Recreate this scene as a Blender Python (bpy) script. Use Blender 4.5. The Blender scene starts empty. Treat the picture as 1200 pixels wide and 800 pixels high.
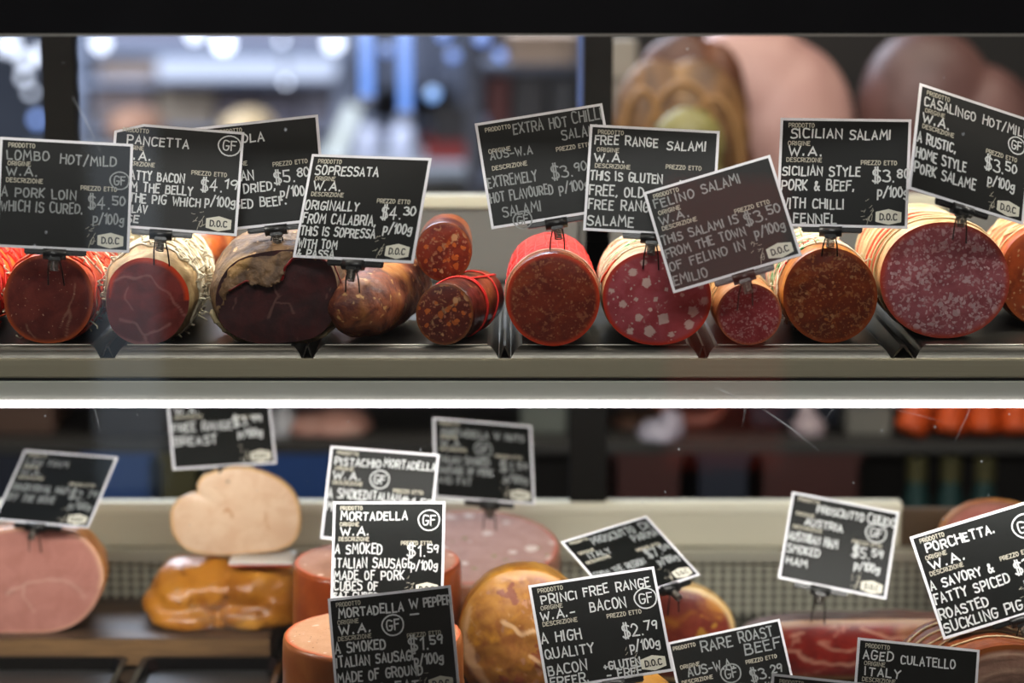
import bpy, bmesh, math, random
from mathutils import Vector, Matrix, noise
random.seed(7)
S = bpy.context.scene
COL = S.collection
PI = math.pi

# ------------------------------------------------------------------ camera, world, lights, exposure
Z0 = 1.20                      # height of the upper tray floor
TH = math.radians(10.0)        # downward pitch
F = 85 / 36 * 1200             # focal length in pixels of the 1200 wide frame
D = F / 1000                   # distance to the plane in focus: 1 px = 1 mm there
CAM = Vector((0, -D * math.cos(TH), Z0 + D * math.sin(TH)))
cd = bpy.data.cameras.new('camera'); cam = bpy.data.objects.new('camera', cd); COL.objects.link(cam)
cam.location = CAM; cam.rotation_euler = (PI / 2 - TH, 0, 0)
cd.lens = 85; cd.sensor_width = 36; cd.clip_start = .05
cd.dof.use_dof = True; cd.dof.focus_distance = D + .01; cd.dof.aperture_fstop = 1.8
S.camera = cam
S.view_settings.view_transform = 'Standard'; S.view_settings.look = 'None'
S.view_settings.gamma = 1; S.view_settings.use_curve_mapping = False
S.view_settings.exposure = 0.0
S.cycles.use_denoising = True
S.cycles.max_bounces = 8; S.cycles.transparent_max_bounces = 16
S.cycles.caustics_reflective = False; S.cycles.caustics_refractive = False
S.cycles.sample_clamp_indirect = 4

w = bpy.data.worlds.new('world'); S.world = w; w.use_nodes = True
w.node_tree.nodes['Background'].inputs[0].default_value = (.55, .62, .75, 1)
w.node_tree.nodes['Background'].inputs[1].default_value = .12

def area(name, loc, sx, sy, power, col=(1, 1, 1), rot=(0, 0, 0), spread=180):
    l = bpy.data.lights.new(name, 'AREA'); l.shape = 'RECTANGLE'; l.size = sx; l.size_y = sy
    l.energy = power; l.color = col; l.spread = math.radians(spread)
    o = bpy.data.objects.new(name, l); COL.objects.link(o); o.location = loc; o.rotation_euler = rot
    return o
# the case's own light: a strip in the canopy, a second one under the shelf nose
area('canopy_strip_light', (0, .13, Z0 + .36), 2.4, .03, 17, (1, .95, .86), (math.radians(14), 0, 0))
area('shelf_strip_light', (0, -.045, Z0 - .082), 2.4, .015, 11, (1, .96, .90), (math.radians(48), 0, 0))
area('canopy_front_fill', (0, -.06, Z0 + .345), 2.4, .02, 1.6, (1, .9, .8), (math.radians(8), 0, 0))  # no strip of the case: added front fill for cut faces and cards
# ceiling lamps of the shop, in front of and behind the counter
area('shop_ceiling_light', (-.2, -2.0, 3.1), 3.0, 1.2, 235, (1, .98, .96))
area('shop_ceiling_light', (.3, .75, 3.1), 3.2, .7, 62, (1, .9, .78))
area('shop_ceiling_light', (-1.4, 3.2, 3.1), 3.0, 1.2, 300, (.72, .82, 1))

# ------------------------------------------------------------------ picture <-> place
RIGHT = Vector((1, 0, 0)); UP = Vector((0, math.sin(TH), math.cos(TH))); FWD = Vector((0, math.cos(TH), -math.sin(TH)))
def ray(px, py): return RIGHT * ((px - 600) / F) + UP * ((400 - py) / F) + FWD
def at(px, py, Y):
    d = ray(px, py); return CAM + d * ((Y - CAM.y) / d.y)
def atz(px, py, z):
    d = ray(px, py); return CAM + d * ((z - CAM.z) / d.z)
def depth(p): return (p - CAM).dot(FWD)

# ------------------------------------------------------------------ materials
def lin(h):
    h = h.lstrip('#'); c = [int(h[i:i + 2], 16) / 255 for i in (0, 2, 4)]
    return tuple((x / 12.92 if x <= .04045 else ((x + .055) / 1.055) ** 2.4) for x in c) + (1,)
class NT:
    def __init__(s, name):
        s.m = bpy.data.materials.new(name); s.m.use_nodes = True; s.t = s.m.node_tree; s.n = s.t.nodes
        s.p = s.n['Principled BSDF']; s.out = s.n['Material Output']
    def add(s, typ, **kw):
        n = s.n.new(typ)
        for k, v in kw.items(): setattr(n, k, v)
        return n
    def link(s, a, b): s.t.links.new(a, b)
    def coord(s, scale=(1, 1, 1)):
        tc = s.add('ShaderNodeTexCoord'); mp = s.add('ShaderNodeMapping'); mp.inputs['Scale'].default_value = scale
        s.link(tc.outputs['Object'], mp.inputs[0]); return mp.outputs[0]
    def noise(s, vec, scale, detail=4, rough=.55, dist=0):
        n = s.add('ShaderNodeTexNoise'); n.inputs['Scale'].default_value = scale; n.inputs['Detail'].default_value = detail
        n.inputs['Roughness'].default_value = rough; n.inputs['Distortion'].default_value = dist
        if vec: s.link(vec, n.inputs['Vector'])
        return n.outputs['Fac']
    def ramp(s, fac, a, b):
        n = s.add('ShaderNodeMapRange'); n.clamp = True; n.interpolation_type = 'SMOOTHSTEP'
        n.inputs[1].default_value = a; n.inputs[2].default_value = b; s.link(fac, n.inputs[0]); return n.outputs[0]
    def mix(s, fac, a, b):
        n = s.add('ShaderNodeMix', data_type='RGBA')
        if hasattr(fac, 'links'): s.link(fac, n.inputs[0])
        else: n.inputs[0].default_value = fac
        for v, i in ((a, 6), (b, 7)):
            if hasattr(v, 'links'): s.link(v, n.inputs[i])
            else: n.inputs[i].default_value = lin(v) if isinstance(v, str) else v
        return n.outputs[2]
    def math(s, op, a, b=0.0):
        n = s.add('ShaderNodeMath', operation=op)
        for v, i in ((a, 0), (b, 1)):
            if hasattr(v, 'links'): s.link(v, n.inputs[i])
            else: n.inputs[i].default_value = v
        return n.outputs[0]
    def bump(s, h, strength=.3, dist=.002):
        b = s.add('ShaderNodeBump'); b.inputs['Strength'].default_value = strength; b.inputs['Distance'].default_value = dist
        s.link(h, b.inputs['Height']); s.link(b.outputs[0], s.p.inputs['Normal'])
    def base(s, c):
        if hasattr(c, 'links'): s.link(c, s.p.inputs['Base Color'])
        else: s.p.inputs['Base Color'].default_value = lin(c) if isinstance(c, str) else c
    def set(s, **kw):
        for k, v in kw.items(): s.p.inputs[k.replace('_', ' ')].default_value = v
        return s.m

def plain(name, c, rough=.5, metal=0, var=.12, scale=30, **kw):
    t = NT(name); n = t.noise(t.coord(), scale, 3)
    l = lin(c); dk = tuple(x * (1 - var * 2.2) for x in l[:3]) + (1,); br = tuple(min(1, x * (1 + var * 1.6)) for x in l[:3]) + (1,)
    t.base(t.mix(n, dk, br)); return t.set(Roughness=rough, Metallic=metal, **kw)
def emit(name, c, strength):
    t = NT(name); t.base('#888888'); t.p.inputs['Emission Color'].default_value = lin(c); t.p.inputs['Emission Strength'].default_value = strength
    return t.m
def brushed(name, c, rough=.3, axis='x', metal=.9):
    t = NT(name); sc = (2, 160, 160) if axis == 'x' else (160, 2, 160)
    n = t.noise(t.coord(sc), 3, 4); l = lin(c)
    t.base(t.mix(n, tuple(x * .8 for x in l[:3]) + (1,), l)); t.bump(n, .08, .001)
    return t.set(Roughness=rough, Metallic=metal)
def rind(name, a, b, c, scale=28, rough=.5, bump=.5, dist=1.0, spots=None, stretch=(1, 1, 1)):
    """three-colour mottled skin"""
    t = NT(name); v = t.coord(stretch); n = t.noise(v, scale, 6, .6, dist); n2 = t.noise(v, scale * .33, 3, .5, .5)
    col = t.mix(t.ramp(n, .38, .62), a, b); col = t.mix(t.ramp(n2, .5, .68), col, c)
    if spots: col = t.mix(t.ramp(t.noise(v, scale * 2.2, 3), .62, .7), col, spots)
    t.base(col); t.bump(t.noise(v, scale * 2.5, 5), bump, .003); return t.set(Roughness=rough)
MG = 1.4
def meat(name, lean, lean2, fat, big=None, small=None, mid=None, edge=None, rough=.36, warm=None, dist=.012, marble=None, spec=.45):
    """cut face: lean with mottling; big / small / mid = (cells per m, share of the cells that are fat, size); attr 'pattern' R = fat, G = dark, B = rim"""
    lean, lean2, warm = [tuple(min(1, x * MG) for x in lin(q)[:3]) + (1,) if q else None for q in (lean, lean2, warm)]
    t = NT(name); v = t.coord()
    dn = t.add('ShaderNodeTexNoise'); dn.inputs['Scale'].default_value = 55; dn.inputs['Detail'].default_value = 3
    t.link(v, dn.inputs['Vector'])
    ds = t.add('ShaderNodeVectorMath', operation='MULTIPLY_ADD'); ds.inputs[1].default_value = (dist,) * 3
    t.link(dn.outputs['Color'], ds.inputs[0]); t.link(v, ds.inputs[2]); dv = ds.outputs[0]
    col = t.mix(t.ramp(t.noise(v, 38, 5, .6, .6), .36, .66), lean, lean2)
    if warm: col = t.mix(t.ramp(t.noise(v, 24, 3, .5, 1.0), .5, .72), col, warm)
    if marble:
        col = t.mix(t.math('MULTIPLY', t.ramp(t.noise(v, marble[0], 3, .55, .6), marble[1], marble[1] + .09), marble[2]), col, fat)
    hs = None
    for lay_, fc in ((small, fat), (mid, fat), (big, fat)):
        if not lay_: continue
        sc, share, size = lay_[:3]
        if len(lay_) > 3: fc = lay_[3]
        vo = t.add('ShaderNodeTexVoronoi', distance='EUCLIDEAN'); vo.inputs['Scale'].default_value = sc
        t.link(dv, vo.inputs['Vector'])
        sp = t.add('ShaderNodeSeparateColor'); t.link(vo.outputs['Color'], sp.inputs[0])
        on = t.math('LESS_THAN', sp.outputs[0], share)
        sz = t.math('MULTIPLY_ADD', sp.outputs[1], size * .7); t.n[-1].inputs[2].default_value = size * .55
        m = t.math('MULTIPLY', on, t.ramp(t.math('SUBTRACT', sz, vo.outputs['Distance']), 0, .07))
        fcol = t.mix(sp.outputs[2], fc, tuple(x * .72 for x in lin(fc)[:3]) + (1,))
        col = t.mix(t.math('MULTIPLY', m, .93), col, fcol); hs = m
    at_ = t.add('ShaderNodeAttribute', attribute_name='pattern'); sp = t.add('ShaderNodeSeparateColor'); t.link(at_.outputs['Color'], sp.inputs[0])
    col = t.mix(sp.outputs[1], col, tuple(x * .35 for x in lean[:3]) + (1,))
    col = t.mix(sp.outputs[0], col, fat)
    if edge: col = t.mix(sp.outputs[2], col, edge)
    t.base(col); t.bump(t.noise(v, 160, 4), .25, .0015)
    return t.set(Roughness=rough, Specular_IOR_Level=spec)

M = {}
M['steel'] = brushed('brushed_steel', '#b9b6ac', .28)
M['tray'] = brushed('tray_steel', '#5f5c55', .3, 'y')
M['edge'] = plain('edge_highlight_steel', '#d6d2c4', .3, .35, .05, 60)  # lighter than the tray plate: edge highlight put into the colour
M['nose'] = brushed('shelf_nose_metal', '#b8b096', .5, 'x', .15)
M['diffuser'] = plain('frosted_diffuser', '#d8dacd', .35, 0, .03, 4)
M['cream'] = plain('cream_enamel', '#c3bfab', .4, 0, .04, 5)
M['black'] = plain('black_plastic', '#0c0d0e', .35, 0, .2, 40)
M['gloss_black'] = plain('gloss_black', '#060607', .12, 0, .2, 8)
M['post'] = plain('black_post', '#0b0a08', .65, 0, .2, 8, Specular_IOR_Level=.15)
M['rail_blue'] = plain('blue_rail', '#2c4a86', .4, 0, .1, 8)
M['led'] = emit('led', '#fff4fb', 9)
M['grey_panel'] = plain('grey_panel', '#6d6c69', .5, .2, .06, 6)
M['wood'] = rind('dark_wood', '#3a2c22', '#5a4432', '#2b2019', 14, .5, .3, .5, None, (1, 8, 8))
M['wood_edge'] = rind('wood_edge', '#6d5236', '#80613f', '#5a4129', 20, .5, .3, .5, None, (.6, 8, 8))
M['card'] = plain('chalkboard_card', '#0d0f0e', .45, 0, .18, 50, Specular_IOR_Level=.2)
M['border'] = plain('white_card_border', '#e3e3e9', .4, 0, .03, 40)
M['chalk'] = plain('chalk_marker', '#d3d6d6', .7, 0, .12, 260)
M['chalk_grey'] = plain('grey_chalk_marker', '#949898', .7, 0, .25, 200)  # greyer, more uneven tone than the plain marker
M['print'] = plain('cream_print', '#b8b3a2', .6, 0, .06, 90)
M['badge'] = plain('cream_badge', '#d7d4c4', .5, 0, .03, 60)
M['ink'] = plain('black_ink', '#0a0a0a', .5, 0, .1, 90)
M['wire'] = plain('spring_wire', '#77736c', .3, 1, .1, 60)
M['dark_wire'] = plain('dark_wire', '#2a2522', .35, .8, .1, 60)

# ------------------------------------------------------------------ mesh helpers
def link(name, bm, mats, parent=None, smooth=False, loc=None):
    me = bpy.data.meshes.new(name); bm.normal_update(); bm.to_mesh(me); bm.free()
    if not isinstance(mats, (list, tuple)): mats = [mats]
    for m in mats: me.materials.append(m)
    if smooth:
        for p in me.polygons: p.use_smooth = True
    o = bpy.data.objects.new(name, me); COL.objects.link(o)
    if parent: o.parent = parent
    if loc is not None: o.location = loc
    return o
def thing(name, label, cat, loc=(0, 0, 0), group=None):
    o = bpy.data.objects.new(name, None); COL.objects.link(o); o.location = loc; o.empty_display_size = .02
    return tag(o, label, cat, group)
def tag(o, label, cat, group=None):
    o['label'] = label; o['category'] = cat
    if group: o['group'] = group
    return o
def struct(o): o['kind'] = 'structure'; return o
def box(bm, x0, x1, y0, y1, z0, z1, bev=0, mi=0):
    v = [bm.verts.new((x, y, z)) for x in (x0, x1) for y in (y0, y1) for z in (z0, z1)]
    fs = [bm.faces.new([v[i] for i in q]) for q in ((0, 1, 3, 2), (4, 6, 7, 5), (0, 4, 5, 1), (2, 3, 7, 6), (0, 2, 6, 4), (1, 5, 7, 3))]
    for f in fs: f.material_index = mi
    if bev:
        es = list({e for f in fs for e in f.edges})
        r = bmesh.ops.bevel(bm, geom=es, offset=bev, segments=2, affect='EDGES')
        for f in r['faces']: f.material_index = mi
    return bm
def boxo(name, x0, x1, y0, y1, z0, z1, mat, parent=None, bev=.002):
    return link(name, box(bmesh.new(), x0, x1, y0, y1, z0, z1, bev), mat, parent)
def tube(bm, pts, r, n=5, closed=False, mi=0, taper=None):
    pts = [Vector(p) for p in pts]; rings = []; N = len(pts); ref = None
    for i, p in enumerate(pts):
        a = pts[i - 1] if (i or closed) else p; b = pts[(i + 1) % N] if (i < N - 1 or closed) else p
        d = (b - a)
        if d.length < 1e-9: d = Vector((0, 0, 1))
        d.normalize()
        if ref is None: ref = d.orthogonal().normalized()
        u = ref - d * ref.dot(d)
        if u.length < 1e-4: u = d.orthogonal()
        u.normalize(); ref = u; vv = d.cross(u); rr = r if taper is None else r * taper(i / (N - 1))
        rings.append([bm.verts.new(p + (u * math.cos(2 * PI * k / n) + vv * math.sin(2 * PI * k / n)) * rr) for k in range(n)])
    for i in range(N if closed else N - 1):
        A, B = rings[i], rings[(i + 1) % N]
        for k in range(n):
            f = bm.faces.new((A[k], A[(k + 1) % n], B[(k + 1) % n], B[k])); f.material_index = mi; f.smooth = True
    if not closed:
        for R, rev in ((rings[0], True), (rings[-1], False)):
            f = bm.faces.new(list(reversed(R)) if rev else R); f.material_index = mi
    return bm
def catmull(pts, n):
    """closed smooth curve through pts, n samples evenly spread"""
    P = [Vector(p) for p in pts]; N = len(P); out = []
    for i in range(N):
        p0, p1, p2, p3 = P[i - 1], P[i], P[(i + 1) % N], P[(i + 2) % N]
        for k in range(12):
            t = k / 12
            out.append(.5 * ((2 * p1) + (p2 - p0) * t + (2 * p0 - 5 * p1 + 4 * p2 - p3) * t * t + (3 * p1 - p0 - 3 * p2 + p3) * t ** 3))
    L = [0]
    for i in range(len(out)): L.append(L[-1] + (out[(i + 1) % len(out)] - out[i]).length)
    res = []; j = 0
    for k in range(n):
        s = L[-1] * k / n
        while L[j + 1] < s: j += 1
        f = (s - L[j]) / max(1e-9, L[j + 1] - L[j]); res.append(out[j % len(out)].lerp(out[(j + 1) % len(out)], f))
    return res
def ell(cx, cy, rx, ry, n=16, sq=2.0, rot=0):
    o = []
    for k in range(n):
        a = 2 * PI * k / n; c, s = math.cos(a), math.sin(a)
        x = rx * math.copysign(abs(c) ** (2 / sq), c); y = ry * math.copysign(abs(s) ** (2 / sq), s)
        o.append((cx + x * math.cos(rot) - y * math.sin(rot), cy + x * math.sin(rot) + y * math.cos(rot)))
    return o
def segdist(p, a, b):
    ax, ay = a; bx, by = b; px, py = p; dx, dy = bx - ax, by - ay; q = dx * dx + dy * dy
    t = 0 if q == 0 else max(0, min(1, ((px - ax) * dx + (py - ay) * dy) / q))
    return math.hypot(px - ax - dx * t, py - ay - dy * t)
def veins(*lines):
    """fat veins: (half-width in px, [(px, py), ...]) -> function of the px position"""
    def f(p):
        q = (p[0] + 5 * noise.noise(Vector((p[0] * .06, p[1] * .06, 1))), p[1] + 5 * noise.noise(Vector((p[0] * .06, p[1] * .06, 7))))
        m = 0
        for wd, ln in lines:
            d = min(segdist(q, ln[i], ln[i + 1]) for i in range(len(ln) - 1))
            m = max(m, max(0, min(1, (wd - d) / (wd * .6) + .3)) if d < wd else 0)
        return m
    return f
def inside(p, poly):
    x, y = p; c = False; j = len(poly) - 1
    for i in range(len(poly)):
        xi, yi = poly[i]; xj, yj = poly[j]
        if (yi > y) != (yj > y) and x < (xj - xi) * (y - yi) / (yj - yi) + xi: c = not c
        j = i
    return c

# ------------------------------------------------------------------ cured meat: a log lying back from its cut face
def cured(name, label, cat, outline, Yf, L, mrind, mface, group=None, dome=.004, amp=.003, freq=22, rim=.006, prof=None,
          fat=None, dark=None, edge=None, NS=112, NR=34, rise=0, nrings=34, zfloor=None, face_name='cut_face', shell='casing', drift=0, bump_face=.0008):
    """outline: px polygon of the cut face standing at depth Yf; the body runs L metres straight back"""
    ol = catmull([(x, y, 0) for x, y in outline], NS)
    P = [at(p.x, p.y, Yf) for p in ol]
    cpx = (sum(p.x for p in ol) / NS, sum(p.y for p in ol) / NS); c = at(cpx[0], cpx[1], Yf)
    zmin = min(p.z for p in P)
    base = Vector((c.x, Yf, zmin if zfloor is None else zfloor)); root = thing(name, label, cat, base, group)
    seed = random.random() * 50
    prof = prof or (lambda s: 1 - .08 * s if s < .8 else (1 - .08 * s) * math.sqrt(max(0.0, 1 - ((s - .8) / .2) ** 2 * .97)))
    def nz(p, a): return a * noise.fractal(p * freq + Vector((seed, 0, 0)), 1.0, 2.0, 3)
    bm = bmesh.new(); rings = []
    for i in range(nrings + 1):
        s = i / nrings; y = L * s; sc = prof(s); anc = Vector((c.x, Yf, zmin + (c.z - zmin) * (0 if s < .75 else (s - .75) * 4)))
        r = []
        for p in P:
            q = anc + (p - anc) * sc; q.y = Yf + y; q.x += drift * s
            n = (q - Vector((c.x + drift * s, q.y, c.z)))
            nn = n.normalized() if n.length > 1e-6 else Vector((0, 0, 1))
            k = min(1, s * L / .02)
            d = nz(q, amp) * k - (rim * (1 - min(1, s * L / rim)) ** 2 * .35 if i == 0 else 0)
            q = q + nn * d; q.z = max(q.z + rise * s, zmin)
            r.append(q - base)
        rings.append([bm.verts.new(v) for v in r])
    for i in range(nrings):
        for k in range(NS):
            k2 = (k + 1) % NS; bm.faces.new((rings[i][k], rings[i][k2], rings[i + 1][k2], rings[i + 1][k]))
    bm.faces.new(rings[-1])
    cas = link(shell, bm, mrind, root, True)
    # the face
    bm = bmesh.new(); lay = bm.verts.layers.float_color.new('pattern'); grid = []
    cen = None
    for j in range(NR + 1):
        rho = 1 - j / NR; row = []
        for k in range(NS if j < NR else 1):
            q = c + (P[k] - c) * rho * .985
            px = (cpx[0] + (ol[k].x - cpx[0]) * rho, cpx[1] + (ol[k].y - cpx[1]) * rho)
            q.y = Yf - dome * (1 - rho ** 2.5) - .0005 + nz(q, bump_face)
            v = bm.verts.new(q - base)
            e = max(0, min(1, (rho - .9) / .08)) if edge is None else edge(px, rho)
            v[lay] = (fat(px) if fat else 0, dark(px) if dark else 0, e, 1); row.append(v)
        grid.append(row)
    for j in range(NR - 1):
        for k in range(NS):
            k2 = (k + 1) % NS; bm.faces.new((grid[j][k], grid[j][k2], grid[j + 1][k2], grid[j + 1][k]))
    for k in range(NS): bm.faces.new((grid[NR - 1][k], grid[NR - 1][(k + 1) % NS], grid[NR][0]))
    link(face_name, bm, mface, root, True)
    # surface point of the body, for nets and strings
    def surf(a, s, off=.001):
        i = min(nrings - 1, int(s * nrings)); f = s * nrings - i
        k = (a / (2 * PI) * NS) % NS; k0 = int(k); g = k - k0
        me = cas.data.vertices
        def V(i_, k_): return me[i_ * NS + k_ % NS].co
        p = (V(i, k0) * (1 - g) + V(i, k0 + 1) * g) * (1 - f) + (V(i + 1, k0) * (1 - g) + V(i + 1, k0 + 1) * g) * f
        cc = Vector((c.x - base.x + drift * s, p.y, c.z - base.z)); n = (p - cc)
        p = p + n.normalized() * off; p.z = max(p.z, zmin - base.z + .0012); return p
    return root, surf
def netting(root, surf, mat, s0, s1, helices=0, turns=1.0, rings=0, longs=0, r=.0011, off=.0012, wob=.004, name='netting', frays=0, phase=0):
    bm = bmesh.new()
    for h in range(helices):
        for sg in (1, -1):
            pts = []
            for i in range(41):
                s = s0 + (s1 - s0) * i / 40
                pts.append(surf(phase + 2 * PI * h / helices + sg * turns * 2 * PI * i / 40, min(.999, s + wob * noise.noise(Vector((h, i * .4, sg)))), off))
            tube(bm, pts, r, 4)
    for j in range(rings):
        s = s0 + (s1 - s0) * (j + .5) / rings
        pts = [surf(2 * PI * i / 64, min(.999, max(0.001, s + wob * noise.noise(Vector((i * .5 if i < 64 else 0, j * 3.1, 0))))), off) for i in range(64)]
        tube(bm, pts, r, 4, True)
    for j in range(longs):
        a = 2 * PI * (j + phase) / longs
        tube(bm, [surf(a + wob * 6 * noise.noise(Vector((i * .6, j, 2))), s0 + (s1 - s0) * i / 30, off * 1.4) for i in range(31)], r, 4)
    for j in range(frays):
        a = random.uniform(0, 2 * PI); s = random.uniform(s0, s0 + (s1 - s0) * .6); p = surf(a, s, off); n = (surf(a, s, off + .01) - p).normalized()
        t = Vector((random.uniform(-1, 1), random.uniform(-1, .3), random.uniform(-.6, .8)))
        q = p + n * random.uniform(.003, .008) + t * .004
        tube(bm, [p, p.lerp(q, .5) + n * .003, q, q + t * .006 - n * .002], r * .8, 4)
    return link(name, bm, mat, root, True)

# ------------------------------------------------------------------ stroke lettering
GL = {
'A': (6, "00 39 60|13 53"), 'B': (6, "00 09|~09 49 58 56 45 05|~05 45 64 61 40 00"), 'C': (6, "~68 49 19 06 03 10 40 61"),
'D': (6, "00 09|~09 39 67 62 30 00"), 'E': (5, "59 09 00 50|05 45"), 'F': (5, "59 09 00|05 45"),
'G': (6, "~68 49 19 06 03 10 50 64|64 34"), 'H': (6, "00 09|60 69|05 65"), 'I': (1, "00 09"), 'J': (5, "~59 52 30 10 02"),
'K': (5, "00 09|59 04 50"), 'L': (5, "09 00 50"), 'M': (8, "00 19 44 79 80"), 'N': (6, "00 09 60 69"),
'O': (6, "~39 19 06 03 10 40 63 66 49 39"), 'P': (6, "00 09|~09 49 68 65 44 04"), 'Q': (6, "~39 19 06 03 10 40 63 66 49 39|42 70"),
'R': (6, "00 09|~09 49 68 65 44 04|34 60"), 'S': (6, "~68 49 19 07 15 45 63 61 40 10 01"), 'T': (6, "09 69|39 30"),
'U': (6, "~09 02 10 40 62 69"), 'V': (6, "09 30 69"), 'W': (8, "09 20 46 60 89"), 'X': (6, "00 69|09 60"), 'Y': (6, "09 35 69|35 30"),
'Z': (6, "09 69 00 60"), '0': (5, "~39 19 06 03 10 30 53 56 39"), '1': (2, "07 29 20"), '2': (5, "~07 19 39 57 55 00|00 60"),
'3': (5, "~08 29 58 56 35|~35 64 61 30 01"), '4': (6, "40 49 03 63"), '5': (5, "59 09 05|~05 35 54 51 30 01"),
'6': (5, "~58 29 05 02 20 50 53 35 15 03"), '7': (6, "09 69 20"), '8': (5, "~35 06 18 39 58 56 35 03 11 30 51 53 35"),
'9': (5, "~56 34 14 06 18 39 58 56 40"), '$': (6, "~68 49 19 07 15 45 63 61 40 10 01|2y 2b|4y 4b"), '.': (1, "00 01"), ',': (1, "11 0y"),
'/': (5, "0y 5a"), '&': (6, "~60 17 29 48 03 10 30 64"), '+': (5, "04 54|26 22"), '-': (4, "04 44"), '!': (1, "09 03|00 01"), "'": (1, "09 07"),
'p': (5, "0z 06|~06 46 54 41 01"), 'g': (5, "~56 26 04 12 42 56|~56 5y 3z 0y"), ' ': (4, ""), '(': (2, "~29 06 03 20"), ')': (2, "~09 26 23 00")}
def cv(ch): return {'a': 10, 'b': 11, 'y': -1, 'z': -2.5}.get(ch, None) if not ch.isdigit() else int(ch)
def chaikin(p, it=2):
    for _ in range(it):
        q = [p[0]]
        for a, b in zip(p, p[1:]): q += [(a[0] * .75 + b[0] * .25, a[1] * .75 + b[1] * .25), (a[0] * .25 + b[0] * .75, a[1] * .25 + b[1] * .75)]
        p = q + [p[-1]]
    return p
def ribbon(bm, pts, wd, z, mp):
    """flat pen stroke: pts in card units, mapped by mp to the card's plane"""
    if len(pts) < 2: return
    P = [Vector(p) for p in pts]; d0 = (P[1] - P[0]).normalized(); d1 = (P[-1] - P[-2]).normalized()
    P[0] = P[0] - d0 * wd * .35; P[-1] = P[-1] + d1 * wd * .35; prev = None
    for i, p in enumerate(P):
        a = P[i] - P[i - 1] if i else P[1] - P[0]; b = P[i + 1] - P[i] if i < len(P) - 1 else a
        na = Vector((-a.y, a.x)).normalized(); nb = Vector((-b.y, b.x)).normalized(); n = na + nb
        if n.length < .3: n = na
        n.normalize(); k = wd * .5 / max(.45, n.dot(na))
        v = [bm.verts.new(mp(*(p + n * k), z)), bm.verts.new(mp(*(p - n * k), z))]
        if prev: bm.faces.new((prev[0], prev[1], v[1], v[0]))
        prev = v
def write(bm, text, x, y, h, mp, width=None, wd=1.5, z=.0004, jit=1.0, gap=2.2, rnd=random):
    """letters with their top at card-y, y measured down; width = run of the whole text"""
    adv = sum(GL[c][0] + gap for c in text) - gap; sx = (width / adv) if width else h / 9 * .8; sy = h / 9
    for c in text:
        gw, g = GL[c]; oy = rnd.uniform(-.45, .45) * jit; sl = rnd.uniform(-.06, .06) * jit; ks = 1 + rnd.uniform(-.09, .09) * jit
        for st in filter(None, g.split('|')):
            sm = st[0] == '~'; pts = [(cv(t[0]), cv(t[1])) for t in st.lstrip('~').split()]
            if jit: pts = [(a + rnd.uniform(-.25, .25) * jit, b + rnd.uniform(-.25, .25) * jit) for a, b in pts]
            if sm: pts = chaikin(pts)
            ribbon(bm, [(x + (a + sl * b) * sx * min(1, ks + .03), y + h - (b * ks + oy) * sy) for a, b in pts], wd, z, mp)
        x += (gw + gap) * sx

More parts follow.
